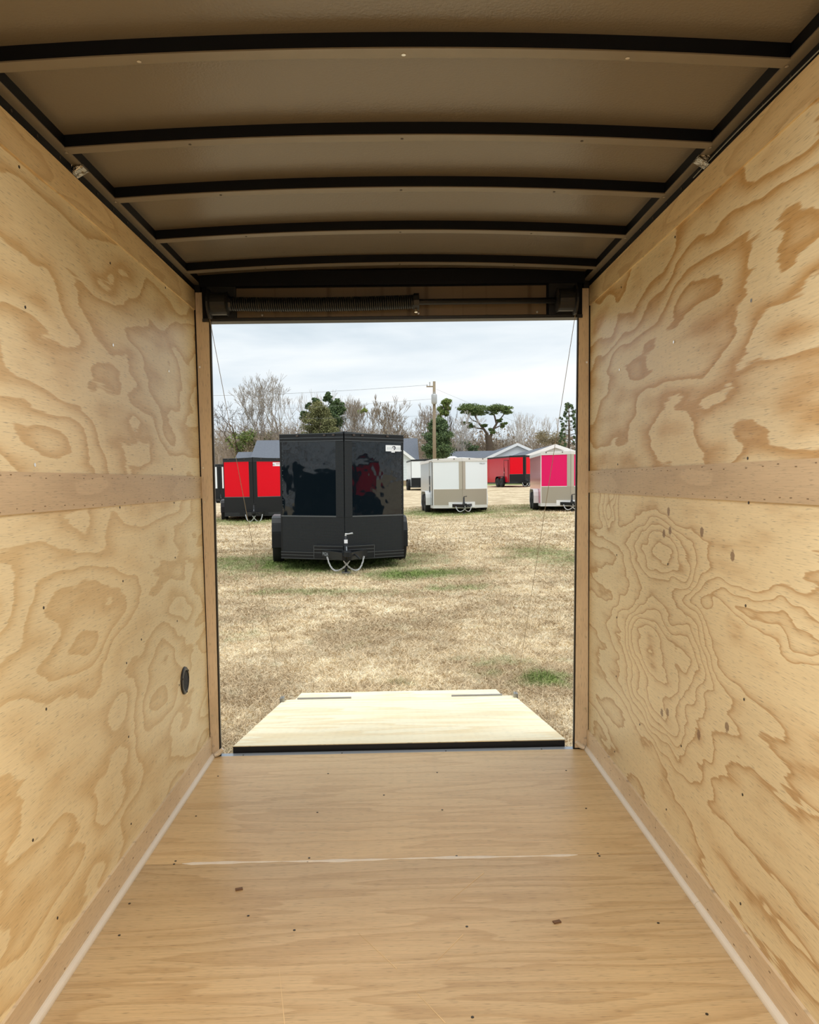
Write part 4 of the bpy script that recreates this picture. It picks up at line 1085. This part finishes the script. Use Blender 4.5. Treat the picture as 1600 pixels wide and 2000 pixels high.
# dark pine at the right post
Yp = 84.0; x0_ = xat(1112, Yp); T = empty('young_pine', (x0_, Yp, gz(x0_, Yp))); tag(T, 'dark young pine with tufted branches at the right door post', 'tree', 'winter trees behind the houses')
rg = np.random.default_rng(9); sg = [(np.array(px(1112, 900, Yp, T)), np.array(px(1112, 840, Yp, T)), .16, .10), (np.array(px(1112, 840, Yp, T)), np.array(px(1111, 790, Yp, T)), .10, .03)]
it = []
for v in range(796, 880, 9):
    for s in (-1, 1, -.6, .7):
        ln = (6+ (v-790)*.16)*rg.uniform(.7, 1.2); a = np.array(px(1112, v, Yp, T)); b = np.array(px(1112+s*ln, v-4*abs(s), Yp, T)); b[1] = rg.uniform(-.8, .8)
        sg.append((a, b, .035, .015)); it.append((*b, .22, .22, .30, 45))
it.append((*px(1111, 790, Yp, T), .16, .16, .45, 60))
o1 = bpy.data.objects.new('trunk', segs_mesh('trunk', sg, B['dark'], 5)); C.objects.link(o1); o1.parent = T
clumps(T, 'dark', it, .13, 33)

# brush along the back of the field
rg = np.random.default_rng(77)
Ps, sg = [], []
for i in range(260):
    u = rg.uniform(412, 1130); Yd = rg.uniform(100, 127); vt = 862-rg.gamma(2.0, 6.0) + (12 if u > 880 else 0)
    if u > 960: vt += 8
    if u > 870: Yd = rg.uniform(122, 134)
    x = xat(u, Yd); z = gz(x, Yd); h_ = max(1.0, zat(vt, u, Yd)-z)
    for k in range(7):
        a = np.array([x+rg.normal(0, 1.2), Yd+rg.normal(0, 1), z]); p = a
        d = np.array([rg.normal(0, .25), rg.normal(0, .2), 1.0])
        for j in range(4):
            d = d+rg.normal(0, .22, 3); d[2] = abs(d[2])+.2; d /= np.linalg.norm(d); q = p+d*h_*rg.uniform(.2, .3)
            sg.append((p, q, .05*(1-j*.2), .05*(1-j*.2)-.01))
            for _ in range(4):
                e = d+rg.normal(0, .6, 3); e /= np.linalg.norm(e); sg.append((q, q+e*h_*.16, .022, .01))
            p = q
        Ps.append(p+rg.normal(0, .8, (24, 3))-np.array([0, 0, h_*.4])*rg.random((24, 1)))
o = bpy.data.objects.new('winter_brush', segs_mesh('winter_brush', sg, B['brown'], 3)); C.objects.link(o); tag(o, 'tangle of brown leafless winter brush below the trees', 'brush', kind='stuff'); wb_ = o
o = bpy.data.objects.new('brush_leaves', leaves_mesh('brush_leaves', np.concatenate(Ps), .085, LM['brush'], rg)); C.objects.link(o); o.parent = wb_; o['kind'] = 'stuff'
# far belt of woods, all round the field that closes the gaps
Ps = []
for i in range(260):
    u = rg.uniform(300, 1250); Yd = rg.uniform(128, 150); x = xat(u, Yd); z = gz(x, Yd); h_ = max(2.0, zat(866-rg.gamma(2, 6), u, Yd)-z)
    n = 110; q = rg.normal(size=(n, 3)); q /= np.linalg.norm(q, axis=1)[:, None]; q *= rg.random((n, 1))**.4
    Ps.append(np.array([x, Yd, z+h_*.5])+q*np.array([2.2, 2.0, h_*.5]))
for i in range(420):
    a = rg.uniform(R(62), R(418-120)); rd = rg.uniform(85, 110)
    x, y = rd*math.sin(a), rd*math.cos(a)*.9; h_ = rg.uniform(6, 12); z = gz(x, max(y, -7))
    n = 60; q = rg.normal(size=(n, 3)); q /= np.linalg.norm(q, axis=1)[:, None]; q *= rg.random((n, 1))**.4
    Ps.append(np.array([x, y, z+h_*.5])+q*np.array([3.5, 3.5, h_*.55])*1.1)
o = bpy.data.objects.new('far_woods', leaves_mesh('far_woods', np.concatenate(Ps), .28, LM['brown'], rg)); C.objects.link(o); tag(o, 'low belt of brownish far woods along the horizon', 'woods', kind='stuff')
